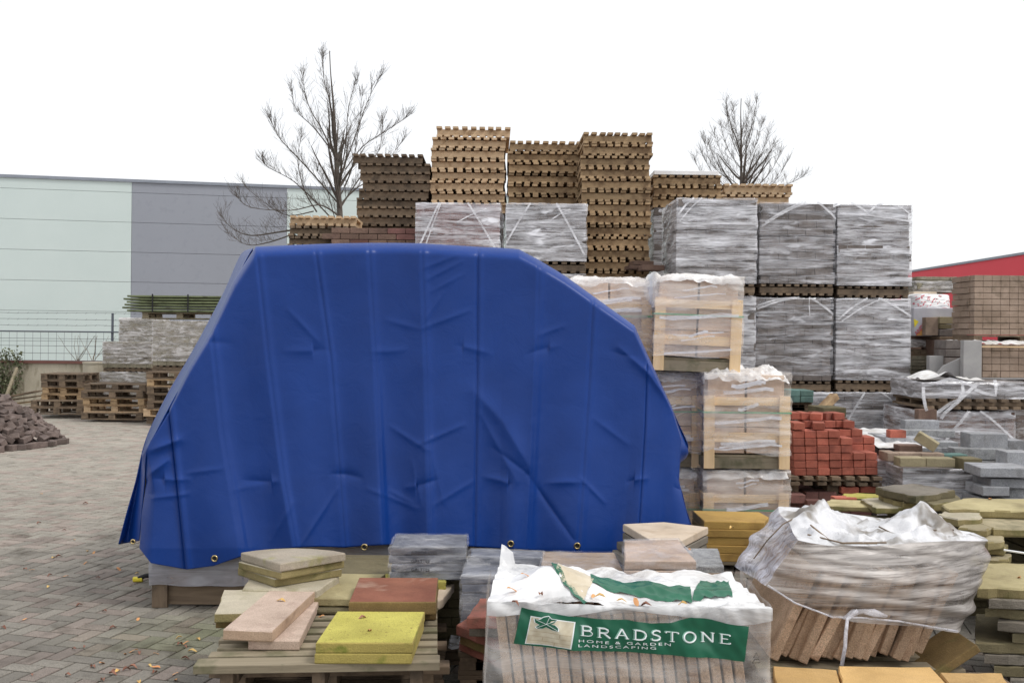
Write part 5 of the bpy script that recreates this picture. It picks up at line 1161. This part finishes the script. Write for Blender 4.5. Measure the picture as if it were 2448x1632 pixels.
# ----- printed white pack, front right of centre -----
DF = 3.9
fb = thing('printed_slab_pack', 'pack of edge-on stone slabs in white film printed with a green BRADSTONE banner', 'slab pack', (at(1505, 1450, DF).x, DF+.4, 0))
xl, xr = at(1172, 1440, DF).x, at(1828, 1450, DF).x; ZT = at(1172, 1436, DF).z; ZR = at(1828, 1452, DF).z; DP = .52
n = 21; lean = -.13
for i in range(n):
    x = xl+.05+(xr-xl-.1)*(i+.5)/n; m = MB(); zc = .125+.29; m.box((x+.0, DF+.06+.23, zc), (.037, .46, .56), 0, 0, lean+random.uniform(-.02, .02)); m.build('stone_slab', M['sandstone'], fb, world=True, bevel=.005)
under = front_pallet  # noqa
m = MB()
for i in range(9): m.box((xl+.05+(xr-xl-.1)*(i+.5)/9, DF+.27, .11), (.08, .5, .02))
for s_ in (0, .5, 1): m.box(((xl+xr)/2, DF+.06+.42*s_, .05), (xr-xl-.04, .07, .1))
m.build('pallet', M['wood_old_x'], fb, world=True, bevel=.003)
def topz(x): return ZT+(ZR-ZT)*(x-xl)/(xr-xl)
def fy(x, z):       # film front surface, small wrinkles
    u = (x-xl)/(xr-xl); return DF-.006-.016*noise.noise(Vector((x*2.2, z*5, 1)))-.020*noise.noise(Vector((x*9+z*4, z*8, 2)))-.006*noise.noise(Vector((x*30+z*14, z*16, 2)))-.010*math.sin(u*9+z*6)-.02*math.sin(min(1, max(0, u))*math.pi)
m = MB()
def ff(u, v):
    x = xl-.012+(xr-xl+.04)*u+.02*(1-v)*(2*u-1); z = .08+(topz(x)-.08)*v
    e = min(u, 1-u)/.03
    return (x, fy(x, z)+(.03*(1-e)**2 if e < 1 else 0), z)
m.grid(ff, 110, 60)
M['film_front'] = film('printed_pack_film', (.86, .84, .82, 1), .10, .55, sx=1.1, sz=6, tilt=.14, rough=.2, a=.35, b_=.7)
m.build('front_film', M['film_front'], fb, world=True, smooth=True)
for s_ in (-1, 1):
    m = MB()
    def sf(u, v):
        x0 = (xl-.012-.02*(1-v)) if s_ < 0 else (xr+.028+.02*(1-v)); z = .08+(topz(x0)-.08)*v; inn = .06*u*v*s_*0
        return (x0-inn+.012*noise.noise(Vector((u*6, z*9, s_))), DF+.02+DP*u, z+.02*v*u)
    m.grid(sf, 40, 36); m.build('side_film', M['film_front'], fb, world=True, smooth=True)
# top: bulging white sheeting
def tz(x, y):
    u = (x-xl)/(xr-xl); v = (y-DF)/DP; z = topz(x)
    z += .085*math.exp(-((u-.23)/.15)**2-((v-.45)/.3)**2)
    z += .012*noise.noise(Vector((x*6, y*6, 0)))-.022*abs(noise.noise(Vector((x*7+y*4, y*11, 3))))-.010*abs(noise.noise(Vector((x*21+y*6, y*17, 3))))+.006
    z += .006*v*v-.03*math.exp(-((v-.22)/.14)**2)*(1 if u > .42 else .3)*(.6+.4*math.sin(u*12))
    z += .06*max(0, v-.86)/.14*(1 if u < .06 else .05+.25*abs(math.sin(u*17)))
    z += .05*math.exp(-((u-.0)/.05)**2)*v
    return z
m = MB(); m.grid(lambda u, v: ((xl-.012+(xr-xl+.04)*u)*(1) + .05*v*(.5-u)*2, DF-.012+DP*v, tz(xl+(xr-xl)*u, DF+DP*v)), 100, 70)
M['top_sheet'] = film('white_top_film', (.80, .80, .80, 1), .42, .98, sx=2.2, sz=6, tilt=.3, rough=.3, a=.34, b_=.52); m.build('top_sheeting', M['top_sheet'], fb, world=True, smooth=True)
# sheeting edge hanging over the front
m = MB()
def sk(u, v):
    x = xl-.012+(xr-xl+.04)*u; L_ = .04+.02*noise.noise(Vector((u*5, 0, 4)))+.02*math.sin(u*8+1)
    z = topz(x)-v*L_+.003; return (x, fy(x, z)-.003-.003*math.sin(v*3)-.002*noise.noise(Vector((x*20, z*20, 0))), z)
m.grid(sk, 100, 8); m.build('sheeting_edge', M['top_sheet'], fb, world=True, smooth=True)
def ontop(name, pts, mat, nu=30, nv=8, off=.006):      # print patch lying on the top sheeting: four px corners
    c = [gz(x, y, .77) for x, y in pts]; m = MB()
    nu, nv = nu*3, nv*3
    def f(u, v):
        p = c[0].lerp(c[1], u).lerp(c[3].lerp(c[2], u), v); y_ = p.y+.02*noise.noise(Vector((u*6, v*2, p.x))); vv = (y_-DF)/DP; uu = (p.x-xl)/(xr-xl); return (p.x, y_, tz(p.x-.05*vv*(.5-uu)*2, y_)+off+.004)
    m.grid(f, nu, nv); return m.build(name, mat, fb, world=True, smooth=True)
ontop('green_print', [(1412, 1402), (1655, 1415), (1650, 1392), (1412, 1376)], M['green_print'])
ontop('green_print', [(1655, 1412), (1752, 1412), (1742, 1378), (1675, 1376)], M['green_print'])
ontop('green_print', [(1318, 1378), (1332, 1382), (1345, 1360), (1330, 1357)], M['green_print'], 8, 8)
ontop('green_print', [(1308, 1388), (1398, 1440), (1404, 1435), (1318, 1386)], M['green_print'], 20, 4)
ontop('beige_print', [(1330, 1400), (1395, 1432), (1420, 1395), (1340, 1372)], plain('beige_print', L(190, 176, 150), .5, c2=L(214, 204, 184)), 16, 12)
# green banner on the front
def fp(px, py, off): p = at(px, py, DF-.02); return (p.x, fy(p.x, p.z)-off, p.z)
TOPB = [(1247, 1453), (1300, 1463), (1360, 1472), (1430, 1474), (1500, 1478), (1560, 1488), (1605, 1485), (1650, 1473), (1700, 1480), (1745, 1491), (1790, 1496)]
BOTB = [(1228, 1541), (1300, 1548), (1400, 1551), (1500, 1555), (1600, 1563), (1700, 1573), (1781, 1583)]
m = MB(); m.grid(lambda u, v: fp(*[polyat(TOPB, u)[i]*(1-v)+polyat(BOTB, u)[i]*v for i in (0, 1)], .009), 90, 16); m.build('green_banner', M['green_print'], fb, world=True, smooth=True)
LG = [(1269, 1472), (1376, 1485), (1365, 1547), (1255, 1540)]
def lq(u, v): a_ = [LG[0][i]*(1-u)+LG[1][i]*u for i in (0, 1)]; b_ = [LG[3][i]*(1-u)+LG[2][i]*u for i in (0, 1)]; return [a_[i]*(1-v)+b_[i]*v for i in (0, 1)]
m = MB(); m.grid(lambda u, v: fp(*lq(u, v), .0112), 14, 10); m.build('emblem_border', M['white_print'], fb, world=True, smooth=True)
m = MB(); m.grid(lambda u, v: fp(*lq(.02+.95*u, .03+.94*v), .0128), 14, 10); m.build('emblem_square', plain('sandy_print', L(196, 184, 158), .5, c2=L(214, 206, 184), sc_=30), fb, world=True, smooth=True)
m = MB()
for v0 in (.5, .68, .84): m.grid(lambda u, v: fp(*lq(.05+.9*u, v0+.012*v), .0138), 14, 1)
for (u0, v0) in ((.35, .68), (.7, .5), (.62, .84)): m.grid(lambda u, v: fp(*lq(u0+.01*u, v0+.15*v), .0138), 1, 3)
m.build('emblem_courses', plain('tan_print', L(176, 156, 126), .5), fb, world=True)
leaf = [(1278, 1478), (1290, 1480), (1300, 1474), (1312, 1472), (1318, 1478), (1332, 1481), (1324, 1487), (1316, 1489), (1327, 1492), (1334, 1499), (1333, 1505), (1321, 1504), (1312, 1500), (1305, 1497), (1297, 1501), (1285, 1501), (1281, 1497), (1290, 1492), (1280, 1487)]
def inset(P, k): cx, cy = sum(p[0] for p in P)/len(P), sum(p[1] for p in P)/len(P); return [(cx+(x-cx)*k, cy+(y-cy)*k) for x, y in P]
for k_, of, mt_, nm in ((1.1, .0142, 'white_print', 'leaf_outline'), (1, .0155, 'green_print', 'ivy_leaf_emblem')):
    P = inset(leaf, k_); m = MB(); c_ = (1306, 1489); m.add([fp(*c_, of)]+[fp(x, y, of) for x, y in P], [(0, i+1, (i+1) % len(P)+1) for i in range(len(P))]); m.build(nm, M[mt_], fb, world=True)
m = MB()
for tip in ((1282, 1480), (1314, 1474), (1330, 1482), (1331, 1503), (1284, 1499)):
    m.strip([Vector(fp(1306, 1490, .0165)), Vector(fp(*tip, .0165))], .0014, (0, -1, 0), .0004)
m.build('leaf_veins', M['white_print'], fb, world=True)
# lettering: serif capitals drawn as strokes in a unit cell
GL = {'B': (.78, [((.12, 0), (.12, 1)), ((0, 1), (.12, 1)), ((0, 0), (.12, 0)), ((.12, 1), (.5, 1), (.66, .9), (.68, .76), (.6, .6), (.45, .54), (.12, .54)), ((.45, .54), (.68, .47), (.76, .3), (.7, .1), (.52, 0), (.12, 0))]),
      'R': (.86, [((.12, 0), (.12, 1)), ((0, 0), (.24, 0)), ((0, 1), (.12, 1)), ((.12, 1), (.5, 1), (.68, .88), (.7, .72), (.62, .56), (.45, .49), (.12, .49)), ((.4, .49), (.85, -.05))]),
      'A': (.92, [((.08, 0), (.46, 1)), ((.46, 1), (.84, 0)), ((.2, .33), (.7, .33)), ((0, 0), (.18, 0)), ((.72, 0), (.94, 0))]),
      'D': (.88, [((.12, 0), (.12, 1)), ((0, 1), (.12, 1)), ((0, 0), (.12, 0)), ((.12, 1), (.45, 1), (.7, .88), (.82, .65), (.84, .45), (.76, .2), (.58, .04), (.4, 0), (.12, 0))]),
      'S': (.66, [((.6, .8), (.58, .95), (.36, 1.0), (.16, .92), (.08, .76), (.16, .6), (.34, .52), (.52, .42), (.62, .28), (.58, .1), (.4, 0), (.18, .0), (.06, .06), (.04, .2))]),
      'T': (.84, [((.42, 0), (.42, 1)), ((.02, 1), (.82, 1)), ((.02, 1), (.0, .84)), ((.82, 1), (.84, .84)), ((.28, 0), (.56, 0))]),
      'O': (.96, [tuple((.48+.42*math.cos(a*math.pi/10), .5+.52*math.sin(a*math.pi/10)) for a in range(21))]),
      'N': (.94, [((.12, 0), (.12, 1)), ((.12, 1), (.8, 0)), ((.8, 0), (.8, 1)), ((0, 0), (.24, 0)), ((.0, 1), (.14, 1)), ((.68, 1), (.92, 1))]),
      'E': (.72, [((.12, 0), (.12, 1)), ((0, 1), (.64, 1)), ((0, 0), (.66, 0)), ((.12, .52), (.52, .52)), ((.64, 1), (.65, .86)), ((.66, 0), (.68, .15))])}
def letters(word, A, B, hpx, wd, gap, name, off, mat, thin=.5):
    tot = sum(GL[c][0] for c in word)+gap*(len(word)-1); k = 0
    for c in word:
        m = MB(); w_, strokes = GL[c]
        for si, st in enumerate(strokes):
            P = []
            for (x, y) in st:
                t = (k+x)/tot; px = A[0]+(B[0]-A[0])*t; py = A[1]+(B[1]-A[1])*t-y*hpx; P.append(Vector(fp(px, py, off)))
            vert = abs(st[0][0]-st[-1][0]) < .05 or (c in 'ANR' and len(st) == 2 and abs(st[0][1]-st[1][1]) > .5 and st[1][0] > st[0][0])
            m.strip(P, wd if (vert or c in 'SO') else wd*thin, (0, -1, 0), .0006)
        k += w_+gap; m.build(name, mat, fb, world=True)
letters('BRADSTONE', (1386, 1514), (1744, 1538), 23, .0062, .34, 'letter_shadow', .0120, plain('pale_green_print', L(120, 168, 150), .5))
letters('BRADSTONE', (1389, 1514), (1747, 1538), 22, .0056, .34, 'letter', .0136, M['white_print'])
def curved_text(word, A, B, hpx, name):
    q = text(word, 1.0, M['white_print'], None, (0, 0, 0), (0, 0, 0), name, 0, space=1.35); me = q.data; xs = [v.co.x for v in me.vertices]; x0_, x1_ = min(xs), max(xs)
    for v in me.vertices:
        t = (v.co.x-x0_)/(x1_-x0_); px = A[0]+(B[0]-A[0])*t; py = A[1]+(B[1]-A[1])*t-v.co.y*hpx/.7; v.co = Vector(fp(px, py, .0125))-fb.location
    q.parent = fb
curved_text('HOME & GARDEN', (1383, 1530), (1602, 1540), 6.5, 'words_home_garden')
curved_text('LANDSCAPING', (1382, 1541), (1567, 1548), 6.5, 'word_landscaping')
m = MB(); t0 = [(1803, 1573), (1810, 1562), (1817, 1574), (1803, 1573)]
m.strip([Vector(fp(x, y, .01)) for x, y in t0], .002, (0, -1, 0), .0005); m.strip([Vector(fp(x, y, .01)) for x, y in ((1800, 1585), (1806, 1577), (1816, 1577), (1820, 1586), (1800, 1585))], .002, (0, -1, 0), .0005); m.build('recycling_mark', M['black'], fb, world=True)

# ----- leaning wrapped pack -----
lp_ = thing('leaning_slab_pack', 'slumped pack of slanting sandstone slabs in dense streaky film with white sheeting on top', 'slab pack', (at(2060, 1500, 4.7).x, 5.1, 0))
n = 17
for i in range(n):
    t = i/(n-1); p = at(1856+350*t, 1582-8*t, 4.66); tl = rad(24+5*math.sin(i*2.1)+2*(i % 3)-6*t); hh = .48-.06*t; th = .05
    m = MB(); cx, cz = p.x+math.sin(tl)*hh/2, p.z+math.cos(tl)*hh/2+.012*math.sin(i*1.7); m.box((cx, 5.05+.03*math.sin(i*1.3), cz), (th-.006, .72, hh), random.uniform(-.02, .02), 0, tl); m.build('stone_slab', M['sandstone'], lp_, world=True, bevel=.006)
COLN = [[(1757, 1350, 5.1), (1792, 1290, 5.15), (1862, 1210, 5.25)], [(1790, 1376, 4.85), (1832, 1315, 4.92), (1882, 1248, 4.98)], [(1833, 1398, 4.56), (1868, 1345, 4.56), (1908, 1291, 4.62)], [(1930, 1456, 4.52), (1955, 1380, 4.5), (1985, 1305, 4.6)],
        [(2040, 1486, 4.52), (2060, 1400, 4.48), (2080, 1304, 4.62)], [(2170, 1494, 4.54), (2180, 1400, 4.5), (2185, 1295, 4.68)], [(2288, 1512, 4.62), (2310, 1420, 4.62), (2262, 1292, 4.76)], [(2300, 1498, 4.75), (2356, 1372, 4.82), (2358, 1292, 4.98)],
        [(2280, 1440, 5.4), (2330, 1350, 5.5), (2335, 1272, 5.45)], [(2010, 1400, 5.5), (2010, 1320, 5.55), (2000, 1222, 5.5)]]
def cr1(P, t, closed):
    n_ = len(P); k = t*(n_ if closed else n_-1); i = int(k); f = k-i
    g = (lambda j: P[j % n_]) if closed else (lambda j: P[max(0, min(n_-1, j))])
    a, b, c, d = g(i-1), g(i), g(i+1), g(i+2); s = .35
    l = lambda q: b[q]+(c[q]-b[q])*f; cc = lambda q: .5*(2*b[q]+(c[q]-a[q])*f+(2*a[q]-5*b[q]+4*c[q]-d[q])*f*f+(3*b[q]-a[q]-3*c[q]+d[q])*f**3)
    return tuple(l(q)*(1-s)+cc(q)*s for q in range(3))
CW = [[tuple(at(*p)) for p in col_] for col_ in COLN]
def hullp(u, v):
    row = [cr1(c_, v, False) for c_ in CW]; p = Vector(cr1(row, u % 1, True)); c = Vector((lp_.location.x, 5.1, p.z)); d = (p-c).normalized()
    return p+d*(.024*noise.noise(Vector((p.x*2, p.y*2, p.z*24+p.x*3)))+.018*noise.noise(Vector((p.x*4+p.z*5, p.y*3, p.z*10))))
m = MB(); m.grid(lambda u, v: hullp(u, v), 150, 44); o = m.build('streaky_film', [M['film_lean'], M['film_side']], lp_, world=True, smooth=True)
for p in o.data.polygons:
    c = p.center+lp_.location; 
    if p.normal.x < -.45 or c.x < at(1905, 1400, 4.6).x-.06*(0): p.material_index = 1 if (p.index % 150) < 30 else 0  # left flank gets the lighter film, the light on it put into colour
rk = [Vector(hullp(k/150, 1)) for k in range(150)]; cc_ = sum(rk, Vector())/150
BUMPS = [(at(1905, 1225, 4.95), .06, .12), (at(1968, 1210, 5.1), .10, .10), (at(2190, 1205, 5.15), .14, .12), (at(2060, 1260, 4.9), -.04, .07), (at(2140, 1250, 5.0), -.03, .05), (at(1960, 1270, 4.8), .03, .05), (at(2200, 1280, 4.8), .05, .08), (at(2270, 1268, 5.0), .03, .1), (at(2120, 1295, 4.75), .02, .08), (at(2245, 1240, 5.1), .05, .08)]
def capl(u, v):
    p = rk[int(round(u*150)) % 150].lerp(cc_, v*.999); e = min(1, v*5); z = p.z+.0
    for (q, h_, s_) in BUMPS: z += e*h_*math.exp(-((p.x-q.x)**2+((p.y-q.y))**2)/(s_*s_))
    z += e*(.03*noise.noise(Vector((p.x*6, p.y*6, 0)))+.03-.11*abs(noise.noise(Vector((p.x*6+p.y*3, p.y*9, 5))))-.03*abs(noise.noise(Vector((p.x*19, p.y*17, 7)))))
    return (p.x, p.y, z-.01*e)
m = MB(); m.grid(capl, 150, 44)
M['sheet_dirty'] = stone('dirty_white_sheeting_film', (.56, .56, .57, 1), (.74, .74, .76, 1), L(112, 102, 88), 6, .08, .35, .35, var=0, stlo=.5, sthi=.62, stsc=5)
m.build('top_sheeting', M['sheet_dirty'], lp_, world=True, smooth=True)
def capz(px, py, z0=.9):
    p = gz(px, py, z0); best = min(((Vector(capl(u/60, v/20))-p).xy.length, u, v) for u in range(60) for v in range(20)); return Vector(capl(best[1]/60, best[2]/20))+Vector((0, 0, .012))
for pts_ in ([(1932, 1256), (1990, 1262), (2060, 1268), (2135, 1282)], [(2100, 1240), (2165, 1243), (2230, 1242), (2270, 1235)], [(1935, 1262), (2010, 1272), (2090, 1292), (2180, 1300)]):
    m = MB(); m.tube([capz(*q) for q in pts_], .004, 5); m.build('cord', M['wood_old_x'], lp_, world=True)
m = MB(); m.tube([at(1802, 1335, 4.86), at(1835, 1290, 4.88), at(1872, 1252, 4.93), at(1895, 1240, 5.0)], .0035, 5); m.build('cord', M['wood_old_x'], lp_, world=True)
m = MB(); m.strip([at(2050, 1458, 4.44), at(2026, 1478, 4.42), at(2022, 1510, 4.4), at(2020, 1545, 4.4), at(2012, 1590, 4.38)], .016, (0, -1, 0), .004); m.build('film_tail', M['film_side'], lp_, world=True, smooth=True)
m = MB(); m.tube([at(2018, 1476, 4.44), at(2040, 1464, 4.42), at(2062, 1460, 4.41), at(2090, 1464, 4.42), at(2120, 1472, 4.44)], [.006, .016, .010, .018, .006], 8); m.build('film_knot', M['film_side'], lp_, world=True, smooth=True)
m = MB()
m.strip([at(1835, 1398, 4.54), at(1900, 1440, 4.5), at(1990, 1474, 4.47), at(2060, 1476, 4.45), at(2150, 1484, 4.46), at(2290, 1508, 4.58)], .008, (0, -1, .2), .005); m.build('film_hem', M['film_side'], lp_, world=True, smooth=True)
# slumped end of the pack, mossy board and what lies underneath
p = euro_pallet('grey pallet under the slumped streaky film pack', 'wood_grey', w=.98, d=.8, h=.14); c = at(2060, 1588, 4.66); p.location = (c.x, 5.06, c.z-.16)
p2 = euro_pallet('dark lower pallet beneath the slumped pack', 'wood_old', w=1.0, d=.8, h=.13); p2.location = (c.x, 5.06, 0)
for i, (x0, y0, x1, y1, rz_) in enumerate([(1925, 1566, 2070, 1582, .12), (2130, 1566, 2215, 1580, -.1)]):
    a, b = at(x0, y0, 4.55), at(x1, y1, 4.55); m = MB(); m.box(((a.x+b.x)/2, 4.83, (a.z+b.z)/2-.02), (b.x-a.x, .2, .02), rz_); tag(m.build('board', M['grey_slab'], origin='base'), f'thin grey board under the slanting slabs of the slumped pack, {("left", "right")[i]}', 'board')
a, b = at(2215, 1600, 4.75), at(2290, 1520, 4.85); m = MB(); c = (a+b)/2; m.box(c, ((b-a).length, .3, .04), 0, 0, -math.atan2((b-a).z, (b-a).x)); tag(m.build('flagstone', M['slab_side'], origin='base', bevel=.004), 'mossy brown slab leaning at the right end of the slumped pack', 'flagstone')

# ----- orange slabs at the bottom edge -----
GO = 'orange slabs along the bottom edge'
for i, (q, lab) in enumerate([([(1848, 1590), (1862, 1680), (2024, 1680), (2000, 1600)], 'orange-yellow slab at the bottom edge beside the printed pack, leftmost of three'),
        ([(2003, 1592), (2026, 1690), (2300, 1690), (2262, 1632), (2225, 1593)], 'large orange-yellow slab at the bottom edge, middle of three'),
        ([(2247, 1606), (2268, 1632), (2306, 1690), (2450, 1690), (2395, 1607)], 'orange slab at the bottom edge, rightmost of three')]):
    slab(q, .41, .05, 'orange', lab, group=GO, rough=.003)
for i in range(3): slab([(1856, 1595), (1875, 1690), (2430, 1695), (2380, 1608)], .359-.05*i, .048, 'orange', f'orange slab layer under the three bottom-edge slabs, {ordn(i)}', group=GO, jx=.01*i, zref=.41)
plinth([(1870, 1605), (1875, 1690), (2430, 1695), (2380, 1605)], .209, 'pallet under the orange slabs')

# ----- right-hand slabs -----
GS = 'riven slabs piled at the right'
R_ = [([(2093, 1163), (2190, 1186), (2284, 1171), (2180, 1155)], .75, .055, 'grey_slab', 'dark grey riven slab on top of the pile right of the red bricks'),
      ([(2195, 1194), (2232, 1205), (2303, 1194), (2285, 1182), (2210, 1180)], .70, .05, 'olive_dark', 'olive slab under the dark grey riven slab'),
      ([(2100, 1180), (2160, 1200), (2240, 1200), (2230, 1176)], .69, .045, 'olive_dark', 'shadowed slab hidden under the dark grey riven slab'),
      ([(2012, 1187), (2108, 1190), (2118, 1180), (2016, 1178)], .63, .05, 'yellow', 'bright yellow slab edge behind the single red brick'),
      ([(1965, 1206), (2100, 1212), (2110, 1197), (1985, 1192)], .62, .04, 'yellow_slab2', 'yellowish slab carrying the single red brick'),
      ([(2058, 1191), (2095, 1212), (2200, 1212), (2170, 1196), (2110, 1189)], .65, .045, 'beige_slab', 'pale mossy slab in front of the dark grey riven slab'),
      ([(2250, 1206), (2270, 1217), (2490, 1222), (2480, 1192), (2302, 1190)], .72, .05, 'yellow_slab2', 'wide sandy yellow slab at the right, highest beside the frame edge'),
      ([(2240, 1228), (2290, 1240), (2344, 1238), (2345, 1226), (2262, 1216)], .70, .05, 'beige_slab', 'short beige slab with rough broken edge below the wide sandy slab'),
      ([(2300, 1232), (2376, 1262), (2500, 1266), (2490, 1230), (2346, 1222)], .665, .05, 'olive', 'large grey-beige slab reaching the right frame edge'),
      ([(2290, 1260), (2360, 1266), (2376, 1256), (2310, 1245)], .665, .045, 'olive', 'thin olive slab left of the large grey-beige one'),
      ([(2300, 1270), (2362, 1296), (2402, 1290), (2396, 1276), (2330, 1255)], .62, .05, 'olive', 'worn olive slab stepping down beside the slumped pack'),
      ([(2330, 1306), (2404, 1310), (2410, 1300), (2340, 1290)], .57, .045, 'olive_dark', 'second olive slab stepping down beside the slumped pack'),
      ([(2320, 1334), (2412, 1338), (2418, 1322), (2330, 1316)], .52, .05, 'olive', 'third olive slab stepping down beside the slumped pack'),
      ([(2336, 1403), (2490, 1408), (2480, 1348), (2348, 1344)], .55, .055, 'yellow_slab2', 'large sandy slab with a leaf, upper slab of the near right stack')]
for q, Z_, th, mt_, lab in R_: slab(q, Z_, th, mt_, lab, group=GS, rough=.006, edge='olive_edge' if mt_ != 'grey_slab' else 'olive_dark', bev=.008)
def base_under(px, Z, D, d, lab, w, mt_='olive_dark', seed=1):
    c = gz(*px, Z); r = thing('slab_stack_base', lab, 'slab stack', (c.x, D+d/2, 0)); brick_core(r, w, d, 0, Z, M[mt_], seed, lh=.05, bl=.45, jit=.02); return r
base_under((2150, 1170), .60, 6.5, .7, 'lower slabs carrying the dark grey riven slab', .75, seed=31)
base_under((2420, 1205), .61, 6.1, .8, 'lower slabs carrying the wide sandy yellow slab', .85, seed=32)
base_under((2060, 1200), .575, 6.4, .5, 'lower slabs carrying the single red brick slab', .4, seed=33)
base_under((2375, 1280), .47, 5.55, .5, 'lower slabs beside the slumped pack', .3, seed=34)
rr = random.Random(12)
near = [(2330, 1432), (2480, 1440), (2484, 1395), (2345, 1388)]
mats_ = ['grey_slab', 'olive_dark', 'grey_slab', 'olive_dark', 'olive_dark', 'grey_slab', 'olive_dark', 'grey_slab']
for i in range(8):
    sh = (0, .03, .06, .1, -.06, -.02, .04, .08)[i]
    slab([(2356, 1402), (2500, 1408), (2490, 1350), (2364, 1346)], .55-.0551-i*.056, .05, mats_[i], f'dark riven slab in the near right stack under the large sandy slab, {ordn(i+1)}', group=GS, rough=.006, zref=.55, jx=sh, jy=rr.uniform(-.03, .01), rot=rr.uniform(-.12, .12))
m = MB(); m.tube([at(2400, 1314, 5.6), at(2480, 1326, 5.5)], .006, 5); tag(m.build('thin_rod', M['bag'], origin='base'), 'thin white rod poking out between the right slab piles', 'rod')

# ----- litter and leaves -----
m = MB(); a, b = gz(326, 1384, .02), gz(368, 1374, .05); m.tube([a, a.lerp(b, .5)+Vector((0, 0, .01)), b], .016, 8); h0 = m.build('hose_end', M['black'], origin='base', smooth=True)
tag(h0, 'short black and yellow cable end on the paving by the low crate', 'cable'); m = MB(); m.tube([a-Vector((.02, 0, 0)), a+Vector((.045, 0, .002))], .019, 8); m.v = [v-h0.location for v in m.v]; m.build('yellow_sleeve', M['yel'], h0)
lm = [plain('orange_leaf', L(196, 132, 84), .7, c2=L(216, 164, 110), var=.2), plain('yellow_leaf', L(220, 190, 120), .7, c2=L(204, 160, 96), var=.15), plain('brown_leaf', L(124, 84, 68), .7, c2=L(150, 104, 84), var=.2)]
LV = []
for k, mt_ in enumerate(lm):
    m = MB(); O = [(0, -.5), (.16, -.3), (.2, 0), (.13, .3), (0, .52), (-.13, .3), (-.21, 0), (-.15, -.3)]
    m.add([(0, 0, .02)]+[(x*.08, y*.08, .012+.022*abs(x)*(1+k)+.01*math.sin(y*5+k)) for x, y in O], [(0, i+1, (i+1) % 8+1) for i in range(8)]); m.v = [Vector((v.x, v.y, v.z-.008)) for v in m.v]
    LV.append(m)
LO = [None]*3; rr = random.Random(77); NM = ['orange', 'yellow', 'brown']
def leaf_at(p, k, label, group, s=1.0):
    if LO[k] is None: LO[k] = LV[k].build('fallen_leaf', lm[k], solid=.001); o = LO[k]
    else: o = LO[k].copy(); C.objects.link(o)
    o.location = p; o.rotation_euler = (rr.uniform(-.25, .25), rr.uniform(-.25, .25), rr.uniform(0, 6.28)); q = s*rr.uniform(.4, .7); o.scale = (q, q, q); tag(o, label, 'leaf', group)
spots = [(475, 1527), (440, 1545), (430, 1524), (445, 1573), (375, 1594), (368, 1607), (330, 1630), (300, 1600), (278, 1604), (318, 1594), (225, 1594), (180, 1550), (200, 1545), (75, 1612), (165, 1612), (275, 1603), (360, 1590), (420, 1625), (245, 1625), (115, 1402), (160, 1377), (75, 1362), (190, 1446), (210, 1317), (223, 1321), (205, 1203), (232, 1380), (205, 1346), (140, 1330), (283, 1360), (350, 1240), (330, 1370), (444, 1536), (322, 1556), (332, 1560), (302, 1563), (155, 1267), (60, 1360), (100, 1180), (128, 1333), (375, 1562), (460, 1556), (430, 1540), (270, 1610), (243, 1585), (420, 1610), (120, 1375), (12, 1500), (60, 1480), (270, 1500), (180, 1290), (95, 1250), (330, 1480), (250, 1460)]
for i, (x, y) in enumerate(spots):
    k = rr.choice((0, 0, 1, 2, 2)); leaf_at(gz(x+rr.uniform(-3, 3), y, .004), k, f'small {NM[k]} fallen leaf lying on the open paving at the left', f'{NM[k]} leaves on the paving')
for (x, y, Z, k, lab) in [(672, 1436, .505, 1, 'curled yellow leaf on the long pinkish slab'), (768, 1473, .412, 0, 'orange leaf on the pallet boards beside the pink slabs'), (866, 1477, .50, 2, 'brown leaf near the back edge of the bright yellow slab'), (884, 1507, .50, 0, 'orange leaf in the middle of the bright yellow slab'), (1418, 1434, .75, 0, 'orange leaf in the hollow of the white sheeting, left one'), (1433, 1432, .76, 1, 'yellow leaf in the hollow of the white sheeting, right one'), (1232, 1437, .77, 2, 'brown leaf near the front left of the white sheeting'), (1255, 1362, .84, 0, 'orange leaf at the rear of the white sheeting, left'), (1225, 1373, .84, 0, 'orange leaf at the left edge of the white sheeting'), (1294, 1381, .84, 2, 'brown leaf on the white sheeting hump'), (1520, 1432, .77, 0, 'orange leaf on the white sheeting in front of the green print'), (1545, 1436, .77, 2, 'brown leaf on the white sheeting right of the orange one'), (1487, 1410, .79, 1, 'yellow leaf on the green print, left'), (1632, 1408, .79, 1, 'yellow leaf on the green print, right'), (1749, 1262, .60, 1, 'yellow leaf on the ochre slab stack'), (1648, 1313, .622, 0, 'orange leaf on the rough speckled grey slab'), (2437, 1381, .55, 0, 'orange leaf on the large sandy slab at right'), (2367, 1193, .72, 0, 'orange leaf on the wide sandy yellow slab')]:
    p = gz(x, y, Z)
    if 1180 < x < 1640 and y > 1355 and Z > .74 and 'sheeting' in lab or 'print' in lab: p.z = tz(p.x, p.y)+.012
    leaf_at(p, k, lab, None, 1.05)
